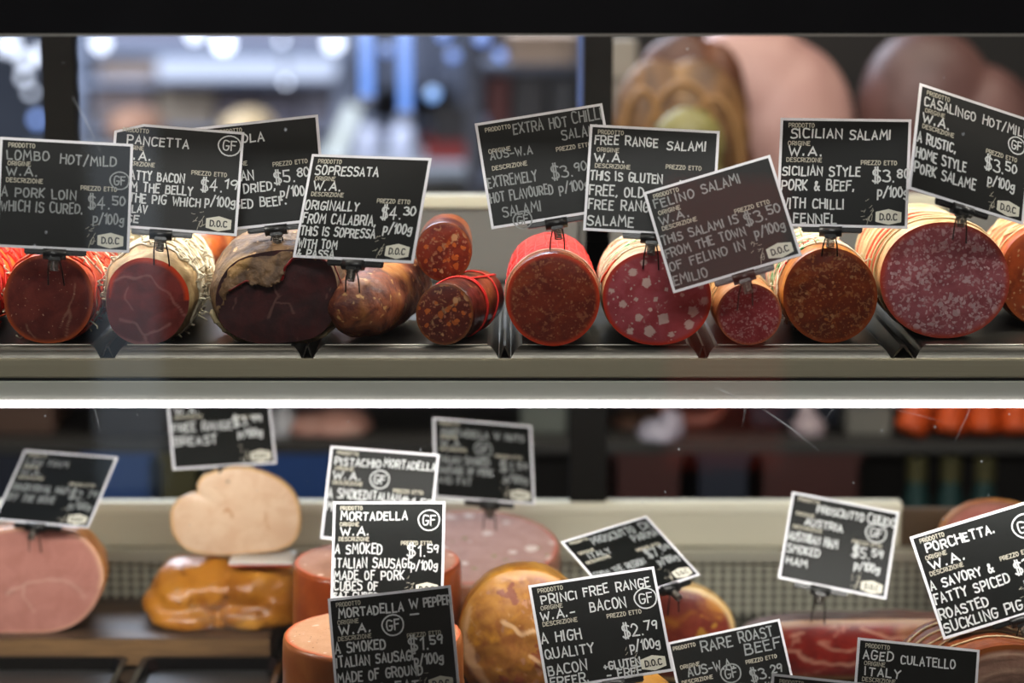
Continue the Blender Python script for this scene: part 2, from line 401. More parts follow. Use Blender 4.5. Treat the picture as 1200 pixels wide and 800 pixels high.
CW, CH = 148.75, 125.0
def price_card(label, tl, tr, bl, Y, texts, price=None, gf=None, clip=.5, group='chalk price cards on pins in the case', pin=.03, notch=False, badge=True, seed=0,
               pen='chalk', heads=True, wd=1.75, prezzo=(92, 51), blank_pin=False, drop=0.0, flip=1):
    rnd = random.Random(seed)
    cpx = ((tr[0] + bl[0]) / 2, (tr[1] + bl[1]) / 2); C = at(*cpx, Y); k = depth(C) / F
    u = Vector((tr[0] - tl[0], -(tr[1] - tl[1]))) * k; v = Vector((bl[0] - tl[0], -(bl[1] - tl[1]))) * k
    A = CW / CH; a, b, c = u.length_squared, v.length_squared, u.dot(v) ** 2
    qa, qb, qc = a * b - c, -(A * A * b + a), A * A
    t = (-qb - math.sqrt(max(0, qb * qb - 4 * qa * qc))) / (2 * qa); Sz = 1 / math.sqrt(t)
    uz2 = max(0, A * A * Sz * Sz - a); vz2 = max(0, Sz * Sz - b); vz = -math.sqrt(vz2) * flip
    uz = -u.dot(v) / vz if abs(vz) > 1e-6 else math.sqrt(uz2)
    ex = (RIGHT * u.x + UP * u.y + FWD * uz).normalized(); ey = -(RIGHT * v.x + UP * v.y + FWD * vz); ey = (ey - ex * ey.dot(ex)).normalized(); ez = ex.cross(ey)
    W, H = A * Sz, Sz; um = W / CW
    base = C - ey * (H / 2) + ex * (clip - .5) * W
    if pin == 'deck': pin = (base.z - .0135 - (Z0 - .509)) * 1.0
    root = thing('price_card', label, 'price card', (0, 0, 0), group)
    root.matrix_world = Matrix((( ex.x, ey.x, ez.x, base.x), (ex.y, ey.y, ez.y, base.y), (ex.z, ey.z, ez.z, base.z), (0, 0, 0, 1)))
    X0 = -clip * W
    def mp(x, y, z): return Vector((X0 + x * um, (CH - y) * um, z))
    # card: laminated sheet, 1.2 mm thick, white border printed round the black field
    bm = bmesh.new(); B = 3.1; th = .0012
    if notch: o_ = [(0, 11), (33, 0), (CW, 0), (CW, CH), (0, CH)]; i_ = [(B, 13), (33.6, B), (CW - B, B), (CW - B, CH - B), (B, CH - B)]
    else: o_ = [(0, 0), (CW, 0), (CW, CH), (0, CH)]; i_ = [(B, B), (CW - B, B), (CW - B, CH - B), (B, CH - B)]
    f = [bm.verts.new(mp(*p, 0)) for p in o_]; g = [bm.verts.new(mp(*p, 0)) for p in i_]; bk = [bm.verts.new(mp(*p, -th)) for p in o_]
    n = len(o_)
    for i in range(n):
        j = (i + 1) % n
        bm.faces.new((f[i], g[i], g[j], f[j])).material_index = 1
        bm.faces.new((f[i], f[j], bk[j], bk[i])).material_index = 1
    bm.faces.new(list(reversed(g))); bm.faces.new(bk).material_index = 1
    bmesh.ops.recalc_face_normals(bm, faces=bm.faces[:])
    link('card', bm, [M['card'], M['border']], root)
    bm = bmesh.new()
    if heads:
        hx = heads if isinstance(heads, (tuple, list)) else (10, 10, 9)
        hy = (6.2, 27, 46) if not isinstance(heads, list) else (7.5, 33, 53)
        for tx, x_, y_, wd_ in (('PRODOTTO', hx[0], hy[0], 29), ('ORIGINE', hx[1], hy[1], 25), ('DESCRIZIONE', hx[2], hy[2], 40), ('PREZZO ETTO', prezzo[0], prezzo[1], 40)):
            write(bm, tx, x_, y_, 4.6, mp, wd_, .9, .0003, 0, 2.6, rnd)
        link('printed_headings', bm, M['print'], root)
    bm = bmesh.new()
    for tx in texts:
        tx = list(tx) + [None, 1][len(tx) - 4:]
        tx[1] = max(tx[1], 4.5)
        if not isinstance(heads, list):
            if 32 <= tx[2] <= 40: tx[2], tx[3] = 33.8, min(tx[3], 9.5)
            elif 12 <= tx[2] <= 17: tx[2], tx[3] = tx[2] - .2, min(tx[3], 10)
        write(bm, tx[0], tx[1], tx[2], tx[3], mp, tx[4] if len(tx) > 4 else None, wd * (tx[5] if len(tx) > 5 else 1), min(.0004, 1), 1.0, 2.6, rnd)
    if price:
        x, y = price[1], price[2] + 2; dol, cents = price[0].split('.')
        write(bm, '$' + dol, x, y, 14, mp, 12 + 6 * len(dol), wd, .0004, .6, 2.2, rnd)
        write(bm, '.', x + 23, y + 7, 7, mp, 1, wd, .0004, .3)
        write(bm, cents, x + 27, y - 1, 10, mp, 14, wd, .0004, .6, 2.2, rnd)
        write(bm, 'p/100g', x + 6, y + 20, 11, mp, 34, wd, .0004, .6, 2.2, rnd)
    if gf:
        gx, gy, gr = gf
        ribbon(bm, [(gx + gr * 1.08 * math.cos(q / 20 * 2 * PI + 1) * (1 + .03 * math.sin(q)), gy + gr * math.sin(q / 20 * 2 * PI + 1)) for q in range(22)], wd * .9, .0004, mp)
        write(bm, 'GF', gx - gr * .62, gy - gr * .48, gr * .95, mp, gr * 1.25, wd * .9, .0004, .4, 2.2, rnd)
    link('chalk_lettering', bm, M[pen], root)
    if badge:
        cx, cy = 127, 112; bm = bmesh.new()
        hexa = [(cx - 14.5, cy - 5.5), (cx, cy - 9), (cx + 14.5, cy - 5.5), (cx + 14.5, cy + 5.5), (cx, cy + 9), (cx - 14.5, cy + 5.5)]
        bm.faces.new([bm.verts.new(mp(*p, .0003)) for p in reversed(hexa)])
        bd = link('emblem', bm, M['badge'], root)
        bm = bmesh.new(); write(bm, 'D.O.C', cx - 9.5, cy - 3.4, 6.8, mp, 19, 1.5, .0005, 0, 2.4, rnd); link('emblem_letters', bm, M['ink'], bd)
        bm = bmesh.new()                                                   # little printed herb sprig beside the emblem
        for q in range(9):
            x_, y_ = 100 + rnd.uniform(-5, 9), 103 + rnd.uniform(-10, 14); an = rnd.uniform(-1.2, .2)
            ribbon(bm, [(x_, y_), (x_ + 2.2 * math.cos(an), y_ + 2.2 * math.sin(an) + .4), (x_ + 4.4 * math.cos(an), y_ + 4.4 * math.sin(an))], .45, .0003, mp)
        ribbon(bm, chaikin([(103, 121), (105, 112), (109, 108), (108, 118), (104, 116), (110, 104)]), .5, .0003, mp)
        link('printed_sprig', bm, M['print'], root)
    # clip: rail under the card, clamp, spring and two prongs
    cl = link('clip_rail', box(bmesh.new(), -.034, .036, -.006, .003, -.0065, -.0014, .0012), M['black'], root)
    bm = bmesh.new(); tube(bm, [(-.013, -.005, -.001), (.013, -.005, -.001)], .0062, 14); box(bm, -.007, .007, -.013, -.005, -.006, .004, .001)
    link('clamp', bm, M['black'], root)
    bm = bmesh.new(); tube(bm, [(.0045 * math.cos(i * .8), -.012 - .012 * i / 48, -.001 + .0045 * math.sin(i * .8)) for i in range(49)], .0008, 5)
    link('spring', bm, M['wire'], root)
    dn = root.matrix_world.to_3x3().inverted() @ Vector((0, .25, -1)).normalized()
    for sx in (-1, 1):
        bm = bmesh.new(); s0 = Vector((sx * .006, -.013, -.001)); tube(bm, [s0, s0 + Vector((sx * .002, 0, 0)) + dn * pin * .4, s0 + Vector((sx * .003, 0, 0)) + dn * pin], .0009, 6)
        link('prong', bm, M['dark_wire'], root)
    return root

# ================================================================== SETTING
def zof(py, Y): return at(600, py, Y).z
def xof(px, Y, py=400): return at(px, py, Y).x
M['floor'] = rind('floor_tiles', '#4a4642', '#3c3936', '#55504a', 3, .4, .1)
M['wall_cool'] = rind('cool_wall', '#3a3f4b', '#464a55', '#33353d', 2.2, .7, .1)
M['wall_dark'] = rind('dark_wall', '#15120f', '#1e1916', '#100e0d', 3, .7, .1)
struct(boxo('floor', -5, 5, -4, 8, -.05, 0, M['floor'], None, 0))
struct(boxo('ceiling', -5, 5, -4, 8, 3.2, 3.25, plain('ceiling_paint', '#8a8a88', .9, 0, .05, 3), None, 0))
struct(boxo('wall_back', -5, 5, 7.2, 7.3, 0, 3.2, M['wall_cool'], None, 0))
struct(boxo('wall_front', -5, 5, -4.1, -4, 0, 3.2, M['wall_dark'], None, 0))
struct(boxo('wall_left', -5, -4.9, -4, 8, 0, 3.2, M['wall_cool'], None, 0))
struct(boxo('wall_right', 4.9, 5, -4, 8, 0, 3.2, M['wall_dark'], None, 0))
struct(boxo('wall_partition', .16, 4.9, 2.7, 2.8, 0, 3.2, M['wall_dark'], None, 0))

def reflection_stand(name, label, cat, x0, x1, z0, z1, y, m):  # panel on legs, added out of view to be mirrored in the glass
    r = thing(name, label, cat, ((x0 + x1) / 2, y, 0)); h = (x1 - x0) / 2
    link('panel', box(bmesh.new(), -h, h, -.01, .01, z0, z1, .003), m, r)
    bm = bmesh.new(); tube(bm, [(-h, 0, z0), (h, 0, z0), (h, 0, z1), (-h, 0, z1)], .014, 8, True); link('panel_frame', bm, M['black'], r)
    for sx in (-1, 1): link('leg', tube(bmesh.new(), [(sx * h, 0, z1), (sx * h, 0, .03), (sx * h, -.14, .01)], .013, 8), M['black'], r)
reflection_stand('reflection_stand', 'plain red panel on legs, added for its dim reflection in the case glass', 'reflection panel', .34, .62, .45, 1.12, -2.9, plain('red_reflection_panel', '#a03420', .7, 0, .1, 4))
reflection_stand('reflection_glow_panel', 'tall glowing pale blue panel, added for its dim reflection in the case glass', 'lit panel', -1.02, -.84, .3, 1.25, -3.3, emit('blue_reflection_glow', '#86a8c8', .6))  # glow added behind the camera for a bluish band in the glass
# ------------------------------------------------------------------ the display case
case = thing('display_case', 'long glass fronted refrigerated deli case with two lit levels of meat', 'display case', (0, .2, 0))
def cp(name, x0, x1, y0, y1, z0, z1, m, bev=.002):        # a part, given in world coordinates
    return link(name, box(bmesh.new(), x0, x1, y0 - .2, y1 - .2, z0, z1, bev), m, case)
cp('cabinet_base', -1.3, 1.3, -.2, .66, .02, Z0 - .53, M['steel'])
cp('deck', -1.3, 1.3, -.2, .66, Z0 - .53, Z0 - .51, M['gloss_black'])
yN = -.04
zt, zb = zof(420, yN), zof(442.5, yN)
cp('shelf_slab', -1.3, 1.3, yN + .004, .55, Z0 - .066, Z0 - .0175, M['steel'], .001)
cp('shelf_nose', -1.3, 1.3, yN - .002, yN + .004, zb, zt, M['nose'], .0015)
cp('nose_groove', -1.3, 1.3, yN, yN + .004, zof(446, yN), zb, M['black'], 0)
cp('diffuser_panel', -1.3, 1.3, yN - .003, yN + .004, zof(468.5, yN), zof(446, yN), M['diffuser'], .001)
cp('led_strip', -1.3, 1.3, yN - .005, yN + .006, zof(476.8, yN), zof(469.3, yN), M['led'], .001)
# canopy and front glass
yG = -.16
zc = zof(41.5, yG - .012)
cp('canopy', -1.3, 1.3, yG - .012, .30, zc, zc + .17, M['gloss_black'], .003)
cp('canopy_edge', -1.3, 1.3, yG - .013, yG - .009, zc - .0005, zc + .0015, M['steel'], 0)
t = NT('clear_glass'); tr = t.add('ShaderNodeBsdfTransparent'); gl = t.add('ShaderNodeBsdfGlossy'); gl.inputs['Roughness'].default_value = .02
fr = t.add('ShaderNodeFresnel'); fr.inputs['IOR'].default_value = 1.45; ms = t.add('ShaderNodeMixShader')
tr.inputs[0].default_value = (.985, .99, .985, 1)
t.link(fr.outputs[0], ms.inputs[0]); t.link(tr.outputs[0], ms.inputs[1]); t.link(gl.outputs[0], ms.inputs[2]); t.link(ms.outputs[0], t.out.inputs[0])
M['glass'] = t.m
pane = cp('front_glass', -1.3, 1.3, yG, yG + .006, Z0 - .60, zc + .02, M['glass'], 0)
scratches = []
for (pa, pb, wd) in (((893, 478), (960, 528), .0007), ((835, 452), (868, 470), .0005), ((870, 500), (874, 462), .0004), ((966, 492), (994, 456), .0004), ((1118, 520), (1146, 456), .0004),
                     ((1040, 478), (1110, 496), .0003), ((84, 112), (118, 178), .0006), ((108, 470), (118, 510), .0004), ((700, 478), (692, 470), .0004), ((640, 20), (640, 24), .0004)):
    p, q = at(*pa, yG - .0005), at(*pb, yG - .0005); off = Vector((0, -.2, 0)); scratches.append(tube(bmesh.new(), [p + off, p.lerp(q, .5) + off + Vector((.001, 0, .001)), q + off], wd * .5, 4, taper=lambda f: .25 + math.sin(f * PI)))
t = NT('glass_scratch'); t.base('#c9ced2'); t.p.inputs['Alpha'].default_value = .45; M['scratch'] = t.set(Roughness=.5)
for b_ in scratches: link('scratch', b_, M['scratch'], pane)
bm = bmesh.new(); rr = random.Random(3)
for i in range(46):
    p = at(rr.uniform(0, 1200), rr.choice((rr.uniform(10, 300), rr.uniform(480, 640))), yG - .0006) + Vector((0, -.2, 0)); s = rr.uniform(.0003, .0009)
    bmesh.ops.create_icosphere(bm, subdivisions=1, radius=s, matrix=Matrix.Translation(p) @ Matrix.Diagonal((1, .2, 1.4, 1)))
link('dust_specks', bm, M['scratch'], pane)['kind'] = 'stuff'
# rear doors: mullions, rails and panels
yR = .60
for x0, x1 in ((59, 97), (683, 716)):
    cp('rear_mullion', xof(x0, yR), xof(x1, yR), yR, yR + .03, Z0 - .0175, zc + .12, M['post'])
cp('blue_seal', xof(675, yR), xof(682, yR), yR, yR + .02, Z0 + .0, zc + .12, M['rail_blue'])
cp('rear_rail', -1.3, 1.3, yR - .01, yR + .03, zof(243, yR), zof(229, yR), M['cream'])
cp('rear_panel', -1.3, 1.3, yR, yR + .02, Z0 - .0175, zof(243, yR), M['grey_panel'])
cp('rear_top_rail', -1.3, 1.3, yR, yR + .03, zof(10, yR), zof(-40, yR), M['post'])
cp('lower_rear_mullion', xof(668, yR), xof(712, yR), yR, yR + .03, zof(590, yR), Z0 - .07, M['post'])
cp('lower_rear_rail', -1.3, xof(1062, yR), yR - .006, yR + .02, zof(600, yR), zof(588, yR), plain('bright_rail', '#d8d5c2', .35, 0, .04, 5))
cp('lower_rear_panel', -1.3, xof(1062, yR), yR, yR + .02, zof(640, yR), zof(600, yR), M['cream'])
cp('lower_rear_panel', xof(1062, yR), 1.3, yR, yR + .02, zof(640, yR), zof(597, yR), plain('brown_reflection', '#4a3a28', .5, 0, .1, 6))  # brown stretch paints in a dark reflection along the rear ledge
cp('grille_ledge', -1.3, 1.3, yR - .02, yR + .02, zof(656, yR), zof(641, yR), plain('ledge_metal', '#b6b4a4', .3, .3, .05, 6))
cp('grille_back', -1.3, 1.3, yR + .012, yR + .02, Z0 - .512, zof(654, yR), M['black'], 0)
bm = bmesh.new(); gz0, gz1 = Z0 - .512, zof(655, yR); px_ = .0148; nxx = int(2.6 / px_)
for i in range(nxx + 1): box(bm, -1.3 + i * px_ - .0033, -1.3 + i * px_ + .0033, yR - .2, yR - .198, gz0, gz1)
nz_ = 7
for j in range(nz_ + 1):
    z = gz0 + (gz1 - gz0) * j / nz_; box(bm, -1.3, 1.3, yR - .2005, yR - .1985, z - .0025, z + .0025)
link('perforated_grille', bm, plain('grille_metal', '#c4c2b0', .4, .2, .05, 8), case)
# upper trays: plates with bevelled sides and an apron bent down at the front
def tray(xa, xb, label):
    r = thing('meat_tray', label, 'tray', ((xa + xb) / 2, .0, Z0 - .0165), 'steel meat trays on the upper shelf')
    h = (xb - xa) / 2; y0, y1, zt_, dz, sl = -.006, .40, .0135, .0135, .013; bm = bmesh.new()
    T = [(-h + sl, y0), (h - sl, y0), (h - sl, y1), (-h + sl, y1)]
    tv = [bm.verts.new((x, y, zt_)) for x, y in T]; r1 = []
    n = 6
    def roll(f): return 1 - math.cos(f * PI / 2), math.sin(f * PI / 2)
    prev = tv
    for i in range(1, n + 1):
        a, b = roll(i / n); dx, dd = b * sl, a * dz
        dx = sl * (i / n) ** .75; dd = dz * (i / n) ** 1.5
        cur = [bm.verts.new((x + sx * dx, y + sy * dx, zt_ - dd)) for (x, y), (sx, sy) in zip(T, ((-1, -1), (1, -1), (1, 1), (-1, 1)))]
        for k in range(4): bm.faces.new((prev[k], prev[(k + 1) % 4], cur[(k + 1) % 4], cur[k]))
        prev = cur
    bm.faces.new(list(reversed(tv)))
    bmesh.ops.recalc_face_normals(bm, faces=bm.faces[:])
    p = link('plate', bm, M['tray'], r)
    md = p.modifiers.new('solid', 'SOLIDIFY'); md.thickness = .0008; md.offset = -1
    bm = bmesh.new(); tube(bm, [(-h + sl, y0, zt_), (h - sl, y0, zt_)], .0011, 6); link('rolled_edge', bm, M['edge'], r)
yT = -.02
def X(px): return xof(px, yT, 415)
for a, b, l in ((-100, 117, 'steel meat tray at the left end, under the red netted loin'), (134, 353, 'steel meat tray under the white netted cut and the dark dried beef'),
                (367, 584, 'steel meat tray under the three mottled sausages'), (599, 819, 'steel meat tray under the red netted salami and the white flecked one'),
                (829, 1044, 'steel meat tray under the small salami and the amber skinned one'), (1074, 1300, 'steel meat tray at the right end, under the largest salami')):
    tray(X(a), X(b), l)
for a, b, l in ((118, 133, 'left end loin tray'), (354, 366, 'dark beef and the sausages'), (585, 598, 'sausages and the red netted salami'), (820, 828, 'white flecked salami and the small one'), (1046, 1072, 'amber skinned salami and the largest one')):
    xa, xb = X(a), X(b); xm = (xa + xb) / 2; h = max(.005, (xb - xa) / 2); bm = bmesh.new()
    pr = [(-h, 0), (-h * .25, .015), (h * .25, .015), (h, 0), (h - .001, 0), (0, .0135), (-h + .001, 0)]
    A = [bm.verts.new((x, -.017, z)) for x, z in pr]; Bk = [bm.verts.new((x, .39, z)) for x, z in pr]
    for i in range(7): bm.faces.new((A[i], A[(i + 1) % 7], Bk[(i + 1) % 7], Bk[i]))
    bm.faces.new(list(reversed(A))); bm.faces.new(Bk); bmesh.ops.recalc_face_normals(bm, faces=bm.faces[:])
    tag(link('tray_divider', bm, M['tray'], None, False, (xm, 0, Z0 - .0172)),
        'thin folded steel strip between the trays, beside the ' + l if l.startswith('left') else 'thin folded steel strip between the ' + l, 'divider', 'folded strips between the trays')

# ================================================================== UPPER MEATS
ZT = Z0 - .0022
def yfloor(px, py, z=None): return atz(px, py, ZT if z is None else z).y
R_ = {}
R_['paprika'] = rind('paprika_rind', '#d0501c', '#a83312', '#e0782c', 40, .5, .6)
R_['pale'] = rind('mould_rind', '#b79a6c', '#8f7148', '#d6c096', 36, .6, .7)
R_['bark'] = rind('dried_beef_bark', '#7a5c3c', '#503822', '#b08850', 42, .6, 1.0, 1.2, '#c79a66')
R_['sopr'] = rind('mottled_sausage_skin', '#8a4a2c', '#54231a', '#b4763c', 44, .5, .5, 1.1, '#c89a60')
R_['choriz'] = rind('chorizo_skin', '#55241a', '#2c1210', '#7a4226', 34, .3, .35, 1.2, '#a06a40')
R_['clear'] = rind('film_skin', '#96502e', '#7a3018', '#c08a60', 30, .25, .3)
R_['tan'] = rind('tan_salami_skin', '#bf8650', '#9a5f30', '#d8ac74', 40, .5, .5)
R_['amber'] = rind('amber_salami_skin', '#b87020', '#8a4a14', '#d69a44', 34, .35, .4)
R_['cream'] = rind('cream_salami_skin', '#c7a274', '#a5764a', '#dcc49a', 30, .45, .4)
R_['orange'] = rind('orange_salami_skin', '#b85a24', '#8a3a16', '#d08040', 34, .4, .4)
R_['greenish'] = rind('olive_rind', '#6a6038', '#4a4424', '#8a7c4a', 30, .6, .5)
NET = {k: plain('net_' + k, c, .6, 0, .1, 200) for k, c in (('red', '#d8261c'), ('white', '#d9cfb4'), ('green', '#2f8a4a'), ('cream', '#c9b68c'), ('orange', '#d8461e'))}
G_up = 'cured meats on the upper shelf trays'

def log(name, label, cx, cy, rx, ry, L, mr, mf, **kw):
    ol = kw.pop('ol', None) or ell(cx, cy, rx, ry, 20, kw.pop('sq', 2.0))
    Yf = kw.pop('Yf', None)
    if Yf is None: Yf = yfloor(cx, cy + ry)
    return cured(name, label, kw.pop('cat', 'cured meat'), ol, Yf, L, mr, mf, kw.pop('group', G_up), **kw)
# leftmost, cut by the frame
r, s = log('netted_pork_loin', 'orange netted pork loin cut off by the left frame edge', -54, 345, 52, 54, .24, R_['paprika'], meat('loin_face_b', '#5a201a', '#70301f', '#b08068', edge='#c24a1c'))
netting(r, s, NET['red'], .02, .9, 7, .8, 6, 0, .0013, frays=30)
# lombo
r, s = log('netted_pork_loin', 'dark pork loin with bright orange rind and red netting, second meat from the left', 57, 350, 53, 53, .26, R_['paprika'],
           meat('loin_face', '#481915', '#5e271f', '#c09a80', small=(420, .08, .3), marble=(60, .66, .25), edge='#a84a20'), sq=2.15,
           fat=lambda p, v=veins((1.2, [(90, 330), (84, 362), (78, 396)]), (.9, [(84, 362), (70, 385)]), (1, [(30, 380), (40, 398)])): v(p) * .25, amp=.004, freq=30)
netting(r, s, NET['orange'], .03, .95, 6, .9, 5, 0, .0016, frays=20)
netting(r, s, NET['white'], .05, .9, 3, 1.1, 0, 0, .0013, frays=70, name='white_twine')
# pancetta
pv = veins((1.5, [(120, 345), (128, 330), (148, 322), (176, 326), (200, 345), (218, 372)]), (1.2, [(150, 336), (146, 350), (158, 362)]), (2.2, [(140, 372), (158, 380), (168, 392), (172, 404)]),
           (1.8, [(168, 392), (186, 388), (200, 380)]), (4, [(122, 385), (140, 398), (172, 405)]))
pv_ = pv
def p_edge(p, rho):
    return max(0, min(1, (rho - .86) / .08)) * (1 if p[1] < 352 and p[0] > 128 else .0)
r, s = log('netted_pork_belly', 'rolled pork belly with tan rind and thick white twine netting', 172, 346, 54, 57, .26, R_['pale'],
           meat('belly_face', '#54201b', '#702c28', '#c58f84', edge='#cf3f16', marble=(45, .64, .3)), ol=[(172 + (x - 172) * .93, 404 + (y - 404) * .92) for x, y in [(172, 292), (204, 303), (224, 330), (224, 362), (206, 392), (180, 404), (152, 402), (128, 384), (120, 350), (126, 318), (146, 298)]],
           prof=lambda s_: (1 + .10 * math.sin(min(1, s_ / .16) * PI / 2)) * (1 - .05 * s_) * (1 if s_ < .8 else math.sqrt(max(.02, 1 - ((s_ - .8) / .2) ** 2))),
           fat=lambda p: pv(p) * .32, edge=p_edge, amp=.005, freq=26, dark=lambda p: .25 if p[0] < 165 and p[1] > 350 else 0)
netting(r, s, NET['white'], .10, .98, 9, .7, 14, 0, .0017, frays=130)
# dried beef with a stepped cut
bv = veins((1.6, [(333, 318), (322, 330), (330, 345), (322, 356), (314, 372)]), (1.1, [(322, 356), (336, 356)]), (1.3, [(338, 356), (344, 368)]), (.8, [(276, 350), (270, 362)]), (.8, [(392, 340), (384, 350)]))
cutpoly = [(262, 386), (258, 362), (268, 343), (288, 330), (318, 334), (331, 328), (334, 314), (344, 303), (372, 302), (390, 310), (399, 330), (398, 370), (380, 395), (340, 406), (290, 402)]
def not_cut(p): return not inside((p[0] + 3 * noise.noise(Vector((p[0] * .09, p[1] * .09, 0))), p[1] + 3 * noise.noise(Vector((p[0] * .09, p[1] * .09, 4)))), cutpoly)
bo = [(252, 358), (257, 328), (278, 304), (318, 293), (358, 293), (384, 305), (396, 332), (392, 370), (372, 394), (336, 402), (296, 402), (264, 386)]
r, s = log('dried_beef', 'large dark dried beef with crusty brown bark, a stepped cut and twine over the top', 322, 345, 75, 58, .20, R_['bark'],
           meat('beef_face', '#220b0c', '#3a1414', '#7d5a52', marble=(70, .66, .3), rough=.5), ol=bo, fat=lambda p: bv(p) * .5, edge=lambda p, r_: 0, amp=.004, freq=30, dome=.002, prof=lambda s_: (1 + .16 * math.sin(min(1, s_ / .4) * PI / 2)) * math.sqrt(max(.01, 1 - max(0, (s_ - .5) / .5) ** 2)))
# bark left standing proud over the upper left of the cut
Yb = yfloor(322, 402); rb = r.location
bm = bmesh.new(); olb = catmull([(x, y, 0) for x, y in bo], 120); cbx, cby = 322, 348; gr = {}
NRb = 30; grid = []
for j in range(NRb + 1):
    rho = 1.0 - j / NRb * .985; row = []
    for k in range(120):
        px, py = cbx + (olb[k].x - cbx) * rho, cby + (olb[k].y - cby) * rho
        q = at(px, py, Yb); h = .016 * (1 - rho ** 2) + .004 * noise.fractal(Vector((px, py, 0)) * .05, 1, 2, 3)
        q.y = Yb - .004 - max(0, h); q.y += .004 * (rho > .99)
        row.append((bm.verts.new(q - rb), not_cut((px, py)), (px, py), q))
    grid.append(row)
kept = []
for j in range(NRb):
    for k in range(120):
        q = [grid[j][k], grid[j][(k + 1) % 120], grid[j + 1][(k + 1) % 120], grid[j + 1][k]]
        if sum(v[1] for v in q) >= 3 and min(v[2][1] for v in q) < 392: kept.append(bm.faces.new([v[0] for v in q]))
ext = bmesh.ops.extrude_face_region(bm, geom=kept)
for v in [e for e in ext['geom'] if isinstance(e, bmesh.types.BMVert)]: v.co.y = Yb - rb.y + .003
bmesh.ops.delete(bm, geom=[v for v in bm.verts if not v.link_faces], context='VERTS')
bmesh.ops.recalc_face_normals(bm, faces=bm.faces[:])
link('bark_flap', bm, R_['bark'], r, True)
bm = bmesh.new()
rimp = [p for p in ((268, 341), (288, 329), (318, 333), (331, 327), (334, 313), (344, 302), (372, 301), (392, 311), (400, 332))]
pts = [at(x, y, Yb - .013) - rb for x, y in rimp]
tube(bm, [pts[0].lerp(pts[0], 0)] + [a.lerp(b, f) for a, b in zip(pts, pts[1:]) for f in (.25, .5, .75, 1)], .0016, 6, taper=lambda f: .5 + .5 * math.sin(f * PI))
link('red_rim', bm, plain('red_meat_rim', '#7e0f10', .3, 0, .2, 80), r, True)
bm = bmesh.new()
tw = [s(a, .10 + .02 * math.sin(a * 7), .003) for a in [PI * 1.05 + i * PI * .9 / 40 for i in range(41)]]
tube(bm, tw, .0032, 6); tube(bm, [p + Vector((.001 * math.sin(i * 1.9), -.002, .003 * math.cos(i * 1.9))) for i, p in enumerate(tw)], .0022, 5)
link('twine', bm, NET['cream'], r, True)
# sausage with a rounded uncut end
def sausage(name, label, cx, cy, rx, ry, L, mat, drift, group=G_up, dz=0, Yf=None, cat='sausage'):
    Yf = yfloor(cx, cy + ry) if Yf is None else Yf; c = at(cx, cy, Yf); k = depth(c) / F; A, Bz = rx * k, ry * k
    root = thing(name, label, cat, (c.x, Yf, c.z - Bz), group); bm = bmesh.new(); NS, NI = 64, 56; R0 = None; sd = random.random() * 30
    for i in range(NI + 1):
        f = i / NI; y = L * (1 - math.cos(f * PI)) / 2; sc = max(.001, (1 - abs(2 * y / L - 1) ** 3.6)) ** .42; row = []
        for q in range(NS):
            a = 2 * PI * q / NS; n = Vector((math.cos(a), 0, math.sin(a)))
            p = Vector((n.x * A * sc + drift * y / L, y - .01, Bz + n.z * Bz * sc)); p += n * .0035 * noise.fractal(p * 32 + Vector((sd, 0, 0)), 1, 2, 3); p.z = max(p.z, 0) + dz * y / L
            row.append(bm.verts.new(p))
        if R0:
            for q in range(NS): bm.faces.new((R0[q], R0[(q + 1) % NS], row[(q + 1) % NS], row[q]))
        else: bm.faces.new(list(reversed(row)))
        R0 = row
    bm.faces.new(R0); bmesh.ops.recalc_face_normals(bm, faces=bm.faces[:])
    body = link('casing', bm, mat, root, True)
    bm = bmesh.new(); tube(bm, [(drift, L - .012, Bz + dz), (drift, L + .004, Bz + dz), (drift, L + .012, Bz + dz - .004)], .004, 7); link('tied_end', bm, mat, root, True)
    return root, A, Bz
r, a_, b_ = sausage('cured_sausage', 'mottled brown sausage with a rounded uncut end, under the SOPRESSATA card', 412, 362, 45, 43, .24, R_['sopr'], .055)
sausage('cured_sausage', 'dark sausage lying behind the mottled brown one, mostly hidden by its card', 408, 318, 30, 30, .16, R_['choriz'], .01, Yf=.30)
# chorizo, cut
ch = dict(fat='#d9a878', big=(62, .38, .42, '#d8a070'), mid=(115, .42, .5, '#c8682e'), small=(300, .3, .45, '#a86a50'), marble=(120, .58, .45), warm='#8a3a16')
r, s = log('chorizo', 'cut chorizo with big pale fat pieces and red string, lower of two', 521, 368, 34, 36.5, .17, R_['choriz'], meat('chorizo_face', '#3f120e', '#5a2216', edge='#7a4420', **ch), drift=.045, amp=.002,
           prof=lambda s_: 1 - .06 * s_ if s_ < .8 else (1 - .06 * s_) * math.sqrt(max(0, 1 - ((s_ - .8) / .2) ** 2 * .97)))
bm = bmesh.new()
for s_ in (.30, .33, .62): tube(bm, [s(i / 48 * 2 * PI, min(.95, s_ + .05 * math.sin(i / 48 * 2 * PI + s_ * 5)), .0012) for i in range(48)], .0012, 5, True)
tube(bm, [s(-1.2 + .3 * i / 20, .3 + .55 * i / 20, .0014) for i in range(21)], .0012, 5)
link('red_string', bm, NET['red'], r, True)
ch2 = dict(ch, warm='#a8481a', mid=(110, .55, .45, '#d06a2c'))
r2, s2 = log('chorizo', 'cut chorizo with orange and pale fat pieces, resting on top of the sausages', 520, 295, 33, 35, .15, R_['choriz'], meat('chorizo_face_top', '#5a1a10', '#7a2c16', edge='#8a4420', **ch2), Yf=.055, amp=.002)
